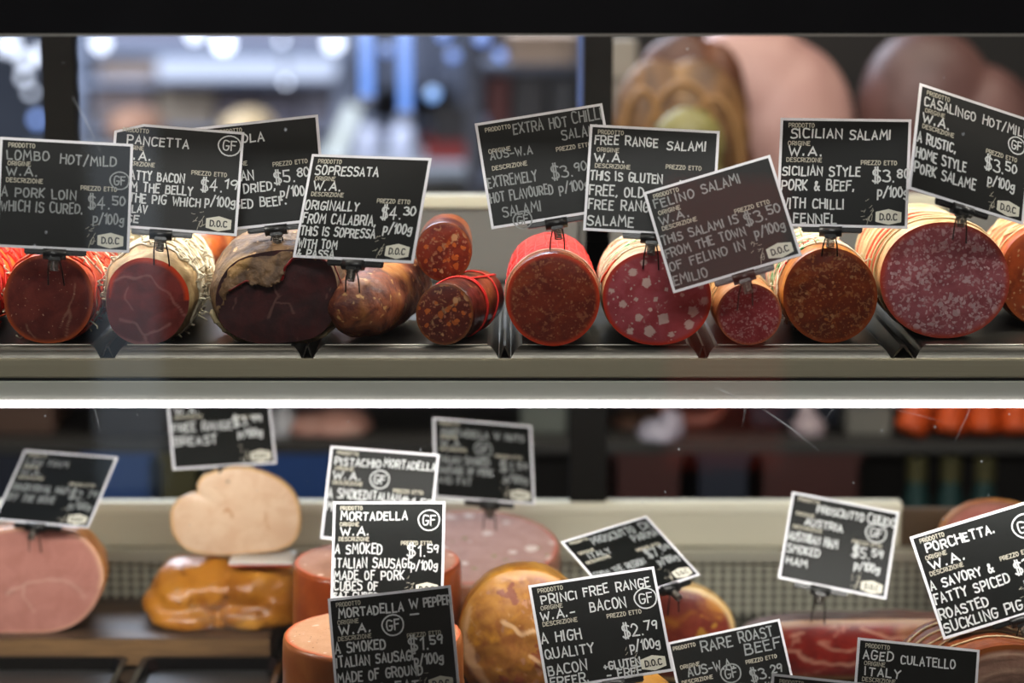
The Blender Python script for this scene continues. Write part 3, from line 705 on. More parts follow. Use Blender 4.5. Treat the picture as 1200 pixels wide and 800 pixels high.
# extra hot
r, s = log('netted_salami', 'thick salami with dark red cut face and bright red netting', 648, 351, 55.5, 55, .27, R_['clear'],
           meat('hot_face', '#541a10', '#6b2614', '#a86a48', small=(330, .26, .42), mid=(150, .16, .36, '#8c4a2e'), edge='#c83a18', warm='#7a3214', marble=(150, .56, .5)), amp=.0015)
netting(r, s, NET['red'], .13, .97, 8, .35, 44, 26, .0009, wob=.008)
bm = bmesh.new(); tube(bm, [s(i / 64 * 2 * PI, .115, .0005) for i in range(64)], .0016, 6, True); link('film_rim', bm, plain('milky_film', '#b98c74', .25, 0, .1, 60), r, True)
# free range
fv = [(795, 322, 8), (740, 318, 6), (757, 331, 7), (729, 356, 6), (748, 371, 6), (777, 373, 9), (760, 388, 8), (812, 364, 8), (826, 352, 6), (808, 380, 8), (754, 306, 5), (787, 392, 5), (716, 340, 4), (768, 350, 4), (738, 388, 5), (822, 334, 5), (800, 345, 3), (781, 338, 3), (745, 350, 3), (790, 309, 4), (813, 319, 5), (762, 362, 3)]
fr_ = random.Random(4); fblobs = []
for x, y, q in fv:
    n_ = fr_.choice((4, 5, 5)); a0 = fr_.uniform(0, 6); fblobs.append((x, y, q, [(x + q * fr_.uniform(.7, 1.15) * math.cos(a0 + i * 2 * PI / n_), y + q * fr_.uniform(.7, 1.15) * math.sin(a0 + i * 2 * PI / n_)) for i in range(n_)]))
def ffat(p):
    for x, y, q, pl in fblobs:
        if abs(p[0] - x) < q * 1.5 and abs(p[1] - y) < q * 1.5 and inside(p, pl): return .95
    return 0
r, s = log('flecked_salami', 'wide pink salami with large white fat cubes', 770, 349, 64.5, 56, .26, R_['cream'],
           meat('pink_face', '#843036', '#96434a', '#d6b4aa', small=(260, .16, .34), marble=(110, .62, .35), edge='#c23218'), fat=ffat, NS=160, NR=70, sq=2.1, amp=.0015)
netting(r, s, NET['white'], .16, .95, 8, .45, 16, 0, .0011, wob=.006); netting(r, s, NET['green'], .18, .9, 2, .5, 3, 0, .0012, name='green_string'); netting(r, s, NET['orange'], .12, .9, 2, .6, 3, 0, .0011, name='red_string', phase=.5)
# felino
r, s = log('small_salami', 'small thin salami with tan skin, under the tilted FELINO card', 878, 368, 38.5, 36.5, .25, R_['tan'],
           meat('small_face', '#6a2028', '#7e2f36', '#b98a88', small=(340, .45, .45), mid=(170, .26, .42), edge='#a85c3a', marble=(180, .55, .5)), amp=.002, freq=40)
netting(r, s, NET['cream'], .2, .95, 0, 0, 6, 0, .0009)
# sicilian
r, s = log('flecked_salami', 'round salami with brown orange cut face, amber skin and green white netting', 973, 346, 56, 56.5, .26, R_['amber'],
           meat('sicilian_face', '#471505', '#5f2109', '#a87850', small=(300, .4, .42, '#9a5a2c'), mid=(140, .2, .42), edge='#8a3a10', warm='#7a3a10', marble=(170, .55, .5)), amp=.0015)
netting(r, s, NET['white'], .14, .96, 8, .5, 16, 0, .0013, wob=.006, frays=30); netting(r, s, NET['green'], .16, .95, 3, .5, 6, 0, .0013, name='green_string'); netting(r, s, NET['red'], .16, .95, 2, .55, 5, 0, .0012, name='red_string', phase=.6)
# casalingo
r, s = log('flecked_salami', 'largest salami, wide mauve cut face full of pale flecks', 1107, 328, 77, 69, .28, R_['cream'],
           meat('mauve_face', '#70363c', '#84494f', '#c4a2a4', small=(240, .5, .48), mid=(105, .32, .46), edge='#a03a26', marble=(140, .54, .55)), amp=.002, sq=2.05)
netting(r, s, NET['cream'], .08, .95, 0, 0, 9, 0, .0022, wob=.01); netting(r, s, NET['orange'], .1, .95, 0, 0, 7, 0, .0016, name='orange_bands', wob=.01)
# right edge
r, s = log('netted_salami', 'orange skinned salami with pale string cut off by the right frame edge', 1228, 325, 58, 60, .2, R_['orange'], meat('right_face', '#6a2a14', '#8a3e1c', '#c89a70', small=(260, .3, .4), edge='#a85020'), amp=.002, Yf=.10)
netting(r, s, NET['cream'], .05, .95, 4, .5, 6, 0, .0014)
# meats lying behind the front row
for lab, cx, cy, rr_, y_, mt in (('olive tinged salami lying behind the orange pork loin', 118, 318, 33, .30, 'greenish'), ('reddish salami lying in the back row, beside the white netted belly', 232, 296, 29, .31, 'orange')):
    sausage('cured_sausage', lab, cx, cy, rr_, rr_, .22, R_[mt], .0, Yf=y_ - .01, group='sausages in the back row')

# ================================================================== UPPER CARDS
def C(t, x, y, h=10, w=None, k=1): return (t, x, y, h, w, k)
price_card('black price card lettered LOMBO HOT/MILD, leftmost on the upper shelf', (2, 161), (153, 167), (-1, 290), -.035,
           [C('LOMBO', 9, 15, 11, 46), C('HOT/MILD', 68, 17, 11, 62), C('W.A.', 9, 34, 9, 34), C('A PORK LOIN', 1, 57, 10, 82), C('WHICH IS CURED.', 0, 72, 11, 90)], ('4.50', 101, 60), (135, 43, 10), .44, pin=.03, seed=1, pen='chalk_grey')
price_card('black price card lettered PANCETTA with a clipped top left corner', (134, 142), (284, 153), (128, 266), .012,
           [C('PANCETTA', 16, 15, 11, 70), C('W.A.', 10, 38, 10, 34), C('A FATTY BACON', 6, 57, 10, 78), C('FROM THE BELLY', 2, 71, 10, 90), C('OF THE PIG WHICH', 0, 84, 10, 100), C('HAS LAV', 1, 97, 9, 40), C('SE', 22, 109, 9, 14)], ('4.19', 104, 58), (133, 18, 12), .42, notch=True, seed=2)
price_card('black price card lettered BRESAOLA, half hidden behind its neighbours', (222, 149), (372, 133.5), (234, 274), .045,
           [C('BRESAOLA', 10, 14, 11, 74), C('W.A.', 10, 36, 10, 34), C('LEAN', 40, 58, 10, 28), C('AIR DRIED,', 30, 73, 10, 62), C('AGED BEEF.', 36, 91, 10, 68)], ('5.80', 92, 60), None, .6, badge=False, seed=3, heads=(30, 25, 22), wd=1.8)
price_card('black price card lettered SOPRESSATA, over the mottled brown sausage', (362, 177), (506, 186), (342, 301), -.02,
           [C('SOPRESSATA', 9, 15, 11, 78), C('W.A.', 10, 36, 11, 34), C('ORIGINALLY', 2, 57, 10, 66), C('FROM CALABRIA,', 1, 72, 11, 90), C('THIS IS SOPRESSA', 0, 88, 10, 92), C('WITH TOM', 1, 103, 10, 48), C('& PASSA', 2, 115, 9, 46)], ('4.30', 100, 58), None, .51, seed=4, pin=.026, wd=1.8)
price_card('black price card lettered EXTRA HOT CHILLI SALAMI, over the red netted salami', (556, 144), (706, 120), (576, 269), .025,
           [C('EXTRA HOT', 43, 8, 12, 62), C('CHILLI', 112, 5, 13, 34), C('SALAMI', 97, 24, 11, 42), C('AUS-W.A', 12, 36, 9, 48), C('EXTREMELY', 2, 65, 12, 56), C('HOT FLAVOURED', 4, 84, 11, 72), C('SALAMI', 16, 102, 11, 44)], ('3.90', 78, 63), (37, 120, 10), .5, badge=False, seed=5,
           heads=[11, 11, 12], pen='chalk_grey', prezzo=(88, 43))
price_card('black price card lettered FREE RANGE SALAMI, over the white flecked salami', (692, 144), (844, 153), (683, 270), -.005,
           [C('FREE RANGE', 7, 13, 11, 72), C('SALAMI', 90, 15, 11, 44), C('W.A.', 8, 33, 11, 34), C('THIS IS GLUTEN', 2, 55, 10, 82), C('FREE, OLD', 2, 72, 11, 62), C('FREE RANGE', 2, 88, 11, 76), C('SALAME', 2, 107, 11, 52)], ('3.80', 104, 62), None, .53, badge=False, seed=6, prezzo=(90, 43), wd=1.8)
price_card('tilted black price card lettered FELINO SALAMI, over the small tan salami', (755, 224), (904, 180), (788, 344), -.045,
           [C('FELINO', 8, 13, 11, 46), C('SALAMI', 64, 11, 11, 44), C('W.A.', 8, 34, 10, 34), C('THIS SALAMI IS', 2, 57, 10, 88), C('FROM THE TOWN', 2, 73, 10, 92), C('OF FELINO IN', 2, 89, 10, 86), C('EMILIO', 2, 107, 10, 38)], ('3.50', 100, 57), None, .54, seed=7, pen='chalk_grey')
price_card('black price card lettered SICILIAN SALAMI, over the amber skinned salami', (917, 136), (1066, 141), (911, 264), .0,
           [C('SICILIAN', 13, 13, 11, 58), C('SALAMI', 80, 14, 11, 46), C('W.A.', 11, 33, 11, 38), C('SICILIAN STYLE', 5, 56, 10, 88), C('PORK & BEEF,', 2, 72, 11, 82), C('WITH CHILLI', 2, 93, 11, 72), C('+ FENNEL', 2, 110, 11, 64)], ('3.80', 108, 56), None, .42, seed=8, prezzo=(94, 48), pin=.022, wd=1.8)
price_card('black price card lettered CASALINGO HOT/MILD, highest card, over the largest salami', (1077, 98), (1221, 137), (1057, 224), -.03,
           [C('CASALINGO', 8, 14, 12, 66), C('HOT/MILD', 84, 14, 12, 60), C('W.A.', 8, 37, 10, 34), C('A RUSTIC,', 1, 57, 11, 48), C('HOME STYLE', 1, 75, 11, 64), C('PORK SALAME', 1, 92, 11, 78)], ('3.50', 92, 58), (130, 36, 10), .47, seed=9, pin=.03, wd=1.8)

# ================================================================== LOWER LEVEL
MG = 1.0
ZD = Z0 - .51; ZBd = Z0 - .47
bz = atz(600, 748, ZBd).y
x0, x1 = xof(-150, bz, 748), xof(316, bz, 748)
bd = thing('cutting_board', 'thick dark wooden board under the cut ham and the wrapped turkey', 'cutting board', ((x0 + x1) / 2, bz + .1, ZD)); h = (x1 - x0) / 2
link('board_slab', box(bmesh.new(), -h, h, -.1, .10, .002, .04, .002), M['wood'], bd); link('front_edge', box(bmesh.new(), -h, h, -.1012, -.0995, .002, .039, .0004), M['wood_edge'], bd)
def black_tray(a, b, label):
    ya, yb = .08, bz - .012; xa, xb = xof(a, yb, 785), xof(b, yb, 785)
    r = thing('food_tray', label, 'tray', ((xa + xb) / 2, (ya + yb) / 2, ZD), 'black plastic trays in front of the board'); hx, hy = (xb - xa) / 2, (yb - ya) / 2
    bm = bmesh.new(); box(bm, -hx + .012, hx - .012, -hy + .012, hy - .012, .0005, .004, .001)
    link('tray_base', bm, M['black'], r)
    bm = bmesh.new()
    def loop(e, z): return [bm.verts.new((sx * (hx - e) - sx * cx_, sy * (hy - e) - sy * cy_, z)) for sx, sy, cx_, cy_ in ((-1, -1, 0, .01), (-1, -1, .01, 0), (1, -1, .01, 0), (1, -1, 0, .01), (1, 1, 0, .01), (1, 1, .01, 0), (-1, 1, .01, 0), (-1, 1, 0, .01))]
    ls = [loop(.012, .002), loop(.006, .016), loop(0, .017), loop(0, .0195), loop(.008, .0195), loop(.014, .004)]
    for A, B in zip(ls, ls[1:]):
        for k in range(8): bm.faces.new((A[k], A[(k + 1) % 8], B[(k + 1) % 8], B[k]))
    link('rim', bm, M['gloss_black'], r)
black_tray(-60, 152, 'empty black plastic tray in front of the wooden board, left of the other tray')
black_tray(168, 334, 'empty black plastic tray in front of the wooden board, next to the peppered mortadella')
G_lo = 'meats on the lower deck'
fall = lambda k: (lambda s: max(.02, (1 - s ** 2.2) ** k))
# ham
hv = veins((2.2, [(8, 694), (30, 682), (58, 676), (84, 682), (100, 700)]), (1.2, [(30, 682), (28, 700), (40, 716)]))
R_['ham'] = rind('ham_rind', '#c98a4a', '#a86430', '#e2c090', 22, .35, .3)
cured('cooked_ham', 'large pink cooked ham with the cut face to the front, on the wooden board', 'ham', [(-40, 640), (-10, 622), (40, 616), (88, 622), (114, 645), (123, 675), (114, 705), (92, 730), (60, 741), (10, 743), (-30, 740), (-50, 700)], atz(40, 741, ZBd).y, .16, R_['ham'],
      meat('ham_face', '#ac7468', '#b88074', '#d0aa9a', edge='#dcae90', rough=.3, small=(200, .08, .3, '#c98a7c')), G_lo, fat=lambda p: hv(p) * .5, dark=lambda p: max(0, .5 - math.hypot((p[0] - 12) / 10, (p[1] - 693) / 4) * .5), prof=fall(.42), zfloor=ZBd,
      edge=lambda p, r_: max(0, min(1, (r_ - .93) / .05)) * (1 if p[1] < 690 else .4))
# wrapped roast turkey with a cut one on top
def lobed(name, lobes, mat, root, base, zmin, seed=0, amp=.0015, fr=40, off=0, cut=None, sub=5):
    bm = bmesh.new(); bmesh.ops.create_icosphere(bm, subdivisions=sub, radius=1)
    cen = sum((Vector(l[:3]) for l in lobes), Vector()) / len(lobes)
    for v in bm.verts:
        d = v.co.normalized(); best = 0
        for l in lobes:
            o = cen - Vector(l[:3]); rad = l[3:] if len(l) == 6 else (l[3],) * 3
            dd = Vector((d.x / rad[0], d.y / rad[1], d.z / rad[2])); oo = Vector((o.x / rad[0], o.y / rad[1], o.z / rad[2]))
            a, b, c = dd.dot(dd), dd.dot(oo), oo.dot(oo) - 1; q = b * b - a * c
            if q > 0: best = max(best, (-b + math.sqrt(q)) / a)
        p = cen + d * (max(best, .006) + off); p += d * amp * noise.fractal(p * fr + Vector((seed, 0, 0)), 1, 2, 3)
        if zmin is not None: p.z = max(p.z, zmin)
        v.co = p - base
    return link(name, bm, mat, root, True)
M['golden'] = rind('golden_roast_skin', '#b87828', '#9a5c18', '#d69a42', 16, .28, .25, .8, '#7a4410')
t = NT('plastic_wrap'); tr = t.add('ShaderNodeBsdfTransparent'); gl = t.add('ShaderNodeBsdfGlossy'); gl.inputs['Roughness'].default_value = .18; ms = t.add('ShaderNodeMixShader')
lw = t.add('ShaderNodeLayerWeight'); lw.inputs[0].default_value = .25; bn = t.add('ShaderNodeBump'); bn.inputs['Strength'].default_value = .8; bn.inputs['Distance'].default_value = .004
t.link(t.noise(t.coord((1, 1, 4)), 50, 3, .5, 2), bn.inputs['Height']); t.link(bn.outputs[0], gl.inputs['Normal'])
mm = t.math('MULTIPLY_ADD', lw.outputs[1], .3); t.n[-1].inputs[2].default_value = .025
t.link(mm, ms.inputs[0]); t.link(tr.outputs[0], ms.inputs[1]); t.link(gl.outputs[0], ms.inputs[2]); t.link(ms.outputs[0], t.out.inputs[0]); M['wrap'] = t.m
yt = .455; tb = at(265, 735, yt); tb.z = ZBd; kt = depth(at(265, 700, yt)) / F
def tl(px, py, Y, rx, ry, rz): p = at(px, py, Y); return (p.x, p.y, p.z, rx * kt, ry, rz * kt)
tk = thing('wrapped_turkey', 'golden roast turkey breast in clear plastic wrap on the wooden board', 'turkey breast', tb, G_lo)
lob = [tl(222, 692, yt, 44, .058, 40), tl(248, 684, yt + .005, 56, .062, 34), tl(300, 684, yt, 52, .06, 36), tl(322, 700, yt, 32, .058, 36), tl(302, 716, yt - .008, 54, .06, 27), tl(224, 718, yt - .008, 48, .06, 25), tl(200, 706, yt, 28, .05, 30), tl(262, 724, yt, 86, .052, 18)]
lobed('roast', lob, M['golden'], tk, tb, ZBd + .001, 3, .007, 22)
lobed('plastic_wrap', [tl(262, 722, yt, 91, .075, 22), tl(262, 708, yt, 86, .072, 28)], M['wrap'], tk, tb, ZBd + .0008, 5, .004, 30)
bm = bmesh.new()
for i in range(7):
    pts = [at(178 + 172 * f, 700 + 12 * math.sin(f * PI) + i * 2.2 + 3 * math.sin(f * 9 + i), yt - .078 * math.sin(max(.12, f) * PI * .94) - .004) - tb for f in [j / 24 for j in range(25)]]
    tube(bm, pts, .0008, 4)
link('wrap_folds', bm, M['wrap'], tk, True)
p0, p1 = at(272, 652, yt - .02), at(346, 650, yt - .02); zl = at(310, 650, yt - .02).z
lb = link('paper_label', box(bmesh.new(), p0.x - tb.x, p1.x - tb.x, yt - .06 - tb.y, yt + .0 - tb.y, zl - tb.z - .006, zl - tb.z + .001, .0005), plain('label_paper', '#d8d4cc', .5, 0, .03, 40), tk)
link('red_line', box(bmesh.new(), p0.x - tb.x, p1.x - tb.x, yt - .0608 - tb.y, yt - .0598 - tb.y, zl - tb.z - .0055, zl - tb.z - .003), plain('label_red', '#b03a2a', .5, 0, .03, 40), lb)
tv = veins((2, [(262, 598), (270, 596), (274, 604)]), (1, [(310, 600), (316, 620)]))
R_['turkey'] = rind('turkey_skin', '#d6b078', '#c09058', '#e6cfa4', 22, .35, .3)
cured('turkey_breast', 'pale cut turkey breast resting on the wrapped golden one', 'turkey breast', [(199, 604), (205, 588), (219, 580), (231, 577), (230, 569), (236, 559), (250, 552), (275, 547), (305, 551), (332, 564), (349, 585), (353, 612), (346, 634), (325, 645), (290, 649), (255, 651), (222, 646), (204, 630)],
      yt - .03, .09, R_['turkey'], meat('turkey_face', '#d9b494', '#e4c6a8', '#c08a60', rough=.3, edge='#d8ab74'), G_lo, fat=lambda p: tv(p) * .8, prof=fall(.5), dome=.006, amp=.002, edge=lambda p, r_: max(0, min(1, (r_ - .95) / .04)))
# mortadellas standing upright
R_['mort'] = rind('orange_mortadella_casing', '#9a5a2c', '#8a4a22', '#aa6a3a', 12, .3, .08)
R_['mort_r'] = rind('red_mortadella_casing', '#8c421c', '#7a3414', '#9a5024', 12, .28, .08)
def mortadella(label, cx, cyt, rpx, Y, mc, mf, tilt=0, seam=True, zb=ZD + .001):
    top = at(cx, cyt, Y); k = depth(top) / F; r_ = rpx * k; hgt = top.z - zb
    root = thing('mortadella', label, 'mortadella', (top.x, Y, zb), G_lo); bm = bmesh.new(); NS = 96; prof = [(0, r_ * .94), (.004, r_ * .985)] + [(hgt * f, r_ * (1 + .012 * math.sin(f * 3))) for f in (.1, .2, .3, .4, .5, .6, .7, .8, .9)] + [(hgt - .006, r_), (hgt - .002, r_ * .994), (hgt, r_ * .975)]; R0 = None
    for z, q in prof:
        row = []
        for i in range(NS):
            a = 2 * PI * i / NS; p = Vector((math.cos(a) * q, math.sin(a) * q, z)); p += Vector((math.cos(a), math.sin(a), 0)) * .0012 * noise.noise(p * 18 + Vector((cx, 0, 0))); row.append(bm.verts.new(p))
        if R0:
            for i in range(NS): bm.faces.new((R0[i], R0[(i + 1) % NS], row[(i + 1) % NS], row[i]))
        R0 = row
    link('casing', bm, mc, root, True)
    bm = bmesh.new(); lay = bm.verts.layers.float_color.new('pattern'); G = []
    for j in range(17):
        q = r_ * .976 * (1 - j / 16); row = [bm.verts.new((math.cos(2 * PI * i / NS) * q, math.sin(2 * PI * i / NS) * q, hgt + .003 * (1 - (1 - j / 16) ** 4) + .0006 * noise.noise(Vector((i * .3, j * .5, cx))))) for i in range(NS if j < 16 else 1)]
        for v in row: v[lay] = (0, 0, 1 if j < 1 else 0, 1)
        G.append(row)
    for j in range(15):
        for i in range(NS): bm.faces.new((G[j][i], G[j][(i + 1) % NS], G[j + 1][(i + 1) % NS], G[j + 1][i]))
    for i in range(NS): bm.faces.new((G[15][i], G[15][(i + 1) % NS], G[16][0]))
    link('cut_face', bm, mf, root, True)
    if seam:
        bm = bmesh.new(); tube(bm, [(math.cos(2 * PI * i / 64) * r_ * 1.012, math.sin(2 * PI * i / 64) * r_ * 1.012, hgt * .60 + .003 * math.sin(i * .2)) for i in range(64)], .0012, 5, True); link('casing_seam', bm, mc, root, True)
    root.rotation_euler.x = tilt
    return root
mface = lambda n, c1, c2, **k: meat(n, c1, c2, '#e6c2b0', rough=.6, spec=.15, edge='#b8502a', **k)
mortadella('orange cased mortadella with pepper in the cut top, behind the lowest left card', 437, 742, 105, .0, R_['mort'], mface('mort_face_a', '#b48868', '#bc9274', mid=(90, .2, .3), small=(240, .08, .3, '#4a3028')))
mortadella('red cased mortadella behind the plain MORTADELLA card', 442, 657, 98, .215, R_['mort_r'], mface('mort_face_b', '#a87860', '#b0826a', mid=(80, .2, .32)), seam=False)
mortadella('widest mortadella, pink cut top with white fat and green pistachios', 548, 634, 108, .455, rind('pink_mortadella_side', '#a06c58', '#906048', '#ac7862', 12, .35, .08),
           mface('mort_face_c', '#a67a68', '#b08674', big=(34, .34, .34, '#e8d0bc'), mid=(70, .2, .3, '#8a8440')), tilt=math.radians(9), seam=False, zb=ZD + .021)
# prosciutti
R_['pros'] = rind('golden_prosciutto_rind', '#b9822e', '#8f5a1c', '#d8ac58', 16, .32, .3)
pk = dict(warm='#bd8632', big=(26, .4, .55, '#8a4a34'), mid=(50, .22, .45, '#aa7a5c'), dist=.05, marble=(50, .6, .4))
cured('prosciutto', 'round golden prosciutto with a marbled brown and yellow face, behind the bacon card', 'prosciutto', ell(614, 752, 78, 86, 20, 2.1), .125, .20, R_['pros'], meat('prosciutto_face', '#85522a', '#a06e34', '#d8b48a', edge='#a8742e', **pk), G_lo, dome=.03, prof=fall(.45), zfloor=ZD, bump_face=.003,
      fat=lambda p, v=veins((7, [(545, 710), (540, 740), (552, 775), (575, 805)]), (3, [(590, 720), (612, 735), (640, 730)]), (3, [(620, 760), (640, 775)])): v(p) * .75)
cured('prosciutto', 'smaller prosciutto half with red meat and tan fat rim, behind the roast beef card', 'prosciutto', ell(792, 742, 70, 56, 20, 2.1), atz(790, 799, ZD + .001).y, .14, rind('tan_fat_rind', '#cfa868', '#b88a44', '#e2c890', 16, .35, .3),
      meat('prosciutto_face_b', '#6e2a20', '#84382a', '#d8b48a', edge='#dcbc84', warm='#b8782c', big=(50, .25, .45, '#c08a38'), dist=.02), G_lo, dome=.015, prof=fall(.45), zfloor=ZD)
sv = veins((2.4, [(915, 756), (950, 772), (990, 776), (1040, 770)]), (1.6, [(960, 752), (990, 760), (1030, 752), (1060, 742)]), (2, [(1010, 735), (1040, 745), (1075, 742), (1100, 735)]), (2, [(925, 742), (940, 738)]))
cured('speck_ham', 'flat long cured ham with deep red meat and fat streaks, under the PROSCIUTTO CRUDO card', 'cured ham', [(858, 760), (878, 736), (920, 727), (980, 725), (1050, 724), (1110, 727), (1150, 742), (1158, 768), (1130, 787), (1060, 794), (990, 797), (920, 796), (876, 784)], atz(1000, 798, ZD + .001).y, .15, rind('speck_rind', '#5c3c2c', '#442a20', '#7a5844', 20, .4, .4),
      meat('speck_face', '#5e1410', '#762018', '#ba8a74', edge='#8a6844', warm='#4a0e0c', marble=(40, .6, .3)), G_lo, dome=.012, prof=fall(.6), zfloor=ZD, fat=lambda p: sv(p) * .5, edge=lambda p, r_: max(max(0, min(1, (r_ - .78) / .14)) * (1 if p[1] > 765 else .75), .8 * max(0, min(1, (p[0] - 1040 + 25 * noise.noise(Vector((p[0] * .05, p[1] * .08, 0)))) / 30)), .8 * max(0, min(1, (920 - p[0]) / 20))), amp=.004)
cured('cooked_ham', 'dim pink ham standing at the back behind the PORCHETTA card', 'ham', [(1098, 640), (1110, 608), (1135, 590), (1165, 586), (1200, 592), (1230, 615), (1235, 680), (1225, 720), (1110, 720), (1098, 690)], .47, .09, R_['ham'], meat('ham_face_b', '#9a5a50', '#a8685c', '#c8a090', edge='#8a5a48'), G_lo, prof=fall(.5), zfloor=ZD)
R_['porch'] = rind('roast_porchetta_skin', '#7c3a14', '#5a260c', '#a35a24', 18, .3, .4)
def prings(p, rad):
    def f(q):
        d = math.hypot((q[0] - 1186) / 96, (q[1] - 826) / 72) + .03 * noise.noise(Vector((q[0] * .03, q[1] * .03, 0)))
        return max(0, 1 - min(abs(d - x) for x in rad) / .03)
    return f(p)
r, s = cured('porchetta', 'roasted porchetta roll with brown crackling and pale meat, lower right corner', 'porchetta', ell(1186, 826, 97, 72, 22), atz(1186, 899, ZD + .001).y, .16, R_['porch'], meat('porchetta_face', '#a07a68', '#b48c78', '#dcb89c', edge='#8a4a1e', warm='#9a6a58'), G_lo, dome=.006,
      prof=lambda s_: (1 - .03 * s_) if s_ < .85 else (1 - .03 * s_) * math.sqrt(max(.02, 1 - ((s_ - .85) / .15) ** 2)), fat=lambda p: .7 * prings(p, (.86, .60, .34)), dark=lambda p: .6 * prings(p, (.78, .52)), edge=lambda p, r_: max(0, min(1, (r_ - .88) / .06)), zfloor=ZD, drift=-.03)
netting(r, s, NET['cream'], .12, .85, 0, 0, 5, 0, .0014, name='string')
yb = -.02; cb = at(712, 806, yb); kb = depth(cb) / F; bb = Vector((cb.x, yb, ZD)); bc = thing('bacon_slab', 'rounded yellow bacon slab under the free range bacon card', 'bacon', bb, G_lo)
lobed('slab', [(cb.x, yb, ZD + .05, 95 * kb, .07, cb.z + 17 * kb - ZD - .05), (cb.x - .045, yb, ZD + .05, 45 * kb, .06, cb.z + 14 * kb - ZD - .05), (cb.x + .03, yb + .01, ZD + .05, 60 * kb, .06, cb.z + 20 * kb - ZD - .05)], rind('bacon_rind', '#c98f3a', '#b0762a', '#dcae62', 18, .35, .3), bc, bb, ZD + .001, 8)

# ================================================================== LOWER CARDS
gl_ = 'chalk price cards on pins in the case'
price_card('dark price card leaning back over the pink ham, far left of the lower level', (19, 529), (136, 536), (-5, 608), .40,
           [C('LEG HAM', 12, 16, 12, 66), C('W.A.', 10, 37, 10, 34), C('TRADITIONAL HAM', 6, 60, 11, 90), C('OFF THE BONE', 5, 78, 11, 76)], ('2.79', 100, 62), None, .46, seed=11, pen='chalk_grey')
price_card('price card over the pale turkey breast, its top cut off by the shelf', (194, 452), (311, 446), (207, 549), .46,
           [C('TURKEY', 12, 14, 11, 62), C('W.A.', 10, 37, 11, 34), C('FREE RANGE', 6, 58, 12, 84), C('BREAST', 6, 78, 12, 60)], ('3.99', 92, 50), None, .52, seed=12, wd=1.9, flip=1)
price_card('price card lettered PISTACHIO MORTADELLA, behind the plain MORTADELLA card', (386, 523), (515, 532), (375, 631), .25,
           [C('PISTACHIO', 9, 15, 11, 62), C('MORTADELLA', 76, 13, 12, 70), C('W.A.', 8, 34, 11, 38), C('A SMOKED', 3, 57, 12, 54), C('ITALIAN', 62, 57, 11, 40), C('MORTADELLA', 2, 75, 11, 74)], ('1.59', 104, 60), (72, 40, 12), .5, seed=13, wd=1.7, badge=False)
price_card('dim price card behind the widest mortadella, farthest back', (507, 489), (623, 500), (511, 580), .46,
           [C('MORTADELLA', 12, 17, 11, 70), C('W NUTS', 92, 17, 11, 44), C('W.A.', 10, 38, 10, 34), C('ITALIAN SMOKED', 4, 60, 10, 78), C('SAUSAGE OF PORK', 4, 76, 10, 82), C('AND FAT', 4, 92, 10, 50)], ('1.59', 98, 60), (74, 44, 12), .54, seed=14, wd=1.9, pen='chalk_grey')
price_card('price card lettered plainly MORTADELLA, between two other mortadella cards', (389, 589), (522, 587), (387, 702), .075,
           [C('MORTADELLA', 11, 14, 12, 88), C('W.A.', 11, 34, 11, 38), C('A SMOKED', 2, 55, 12, 62), C('ITALIAN SAUSAGE', 1, 73, 12, 102), C('MADE OF PORK', 4, 89, 11, 92), C('CUBES OF', 1, 103, 11, 58), C('FAT CUBES', 1, 117, 7, 58)], ('1.59', 100, 54), (128, 24, 13), .5, seed=15, wd=1.7)
price_card('price card lettered MORTADELLA W PEPPER, in front of the orange cased mortadella', (382, 704), (528, 685), (394, 827), -.118,
           [C('MORTADELLA', 12, 14, 11, 78), C('W', 98, 12, 11, 10), C('-', 98, 26, 6, 10), C('PEPPER', 115, 12, 11, 32), C('W.A.', 11, 34, 11, 38), C('A SMOKED', 2, 54, 11, 60), C('ITALIAN SAUSAGE', 2, 70, 11, 96), C('MADE OF GROUND', 2, 88, 11, 102), C('PORK & FAT', 2, 105, 11, 96)], ('1.59', 92, 55), (76, 39, 12), .5, seed=16, wd=2.0, pin='deck')
price_card('steeply tilted price card lettered PROSCIUTTO DI PARMA', (657, 634), (761, 609), (717, 699), .20,
           [C('PROSCIUTTO', 42, 10, 12, 72), C('DI', 126, 10, 12, 14), C('PARMA', 100, 26, 12, 42), C('ITALY', 20, 38, 11, 36), C('FROM THE REGION', 6, 68, 11, 84), C('OF EMILIA', 6, 86, 11, 56)], ('7.59', 100, 56), None, .62, seed=17, pen='chalk_grey', wd=2)
price_card('price card for free range bacon, in front of the golden prosciutto', (619, 687), (768, 666), (640, 805), -.07,
           [C('PRINCI', 12, 15, 11, 42), C('FREE RANGE', 62, 13, 11, 78), C('BACON', 66, 31, 11, 42), C('W.A.-', 8, 36, 10, 40), C('A HIGH', 4, 60, 11, 46), C('QUALITY', 6, 78, 11, 56), C('BACON', 6, 97, 11, 44), C('FREER.', 6, 112, 10, 44), C('+GLUTEN', 70, 103, 9, 42), C('- FREE', 72, 114, 9, 40)], ('2.79', 98, 62), (132, 36, 12), .52, seed=18, pin=.022, prezzo=(84, 48))
price_card('price card lettered RARE ROAST BEEF, cut off by the bottom frame edge', (783, 755), (915, 726), (805, 862), -.02,
           [C('RARE', 42, 9, 13, 40), C('ROAST', 92, 7, 13, 44), C('BEEF', 96, 24, 13, 46), C('AUS-W.A.', 18, 38, 11, 60), C('RARE ROASTED', 4, 72, 11, 84)], ('3.29', 96, 56), (72, 56, 12), .5, seed=19, pen='chalk_grey', wd=2, heads=[6, 10, 8], prezzo=(94, 44), pin='deck')
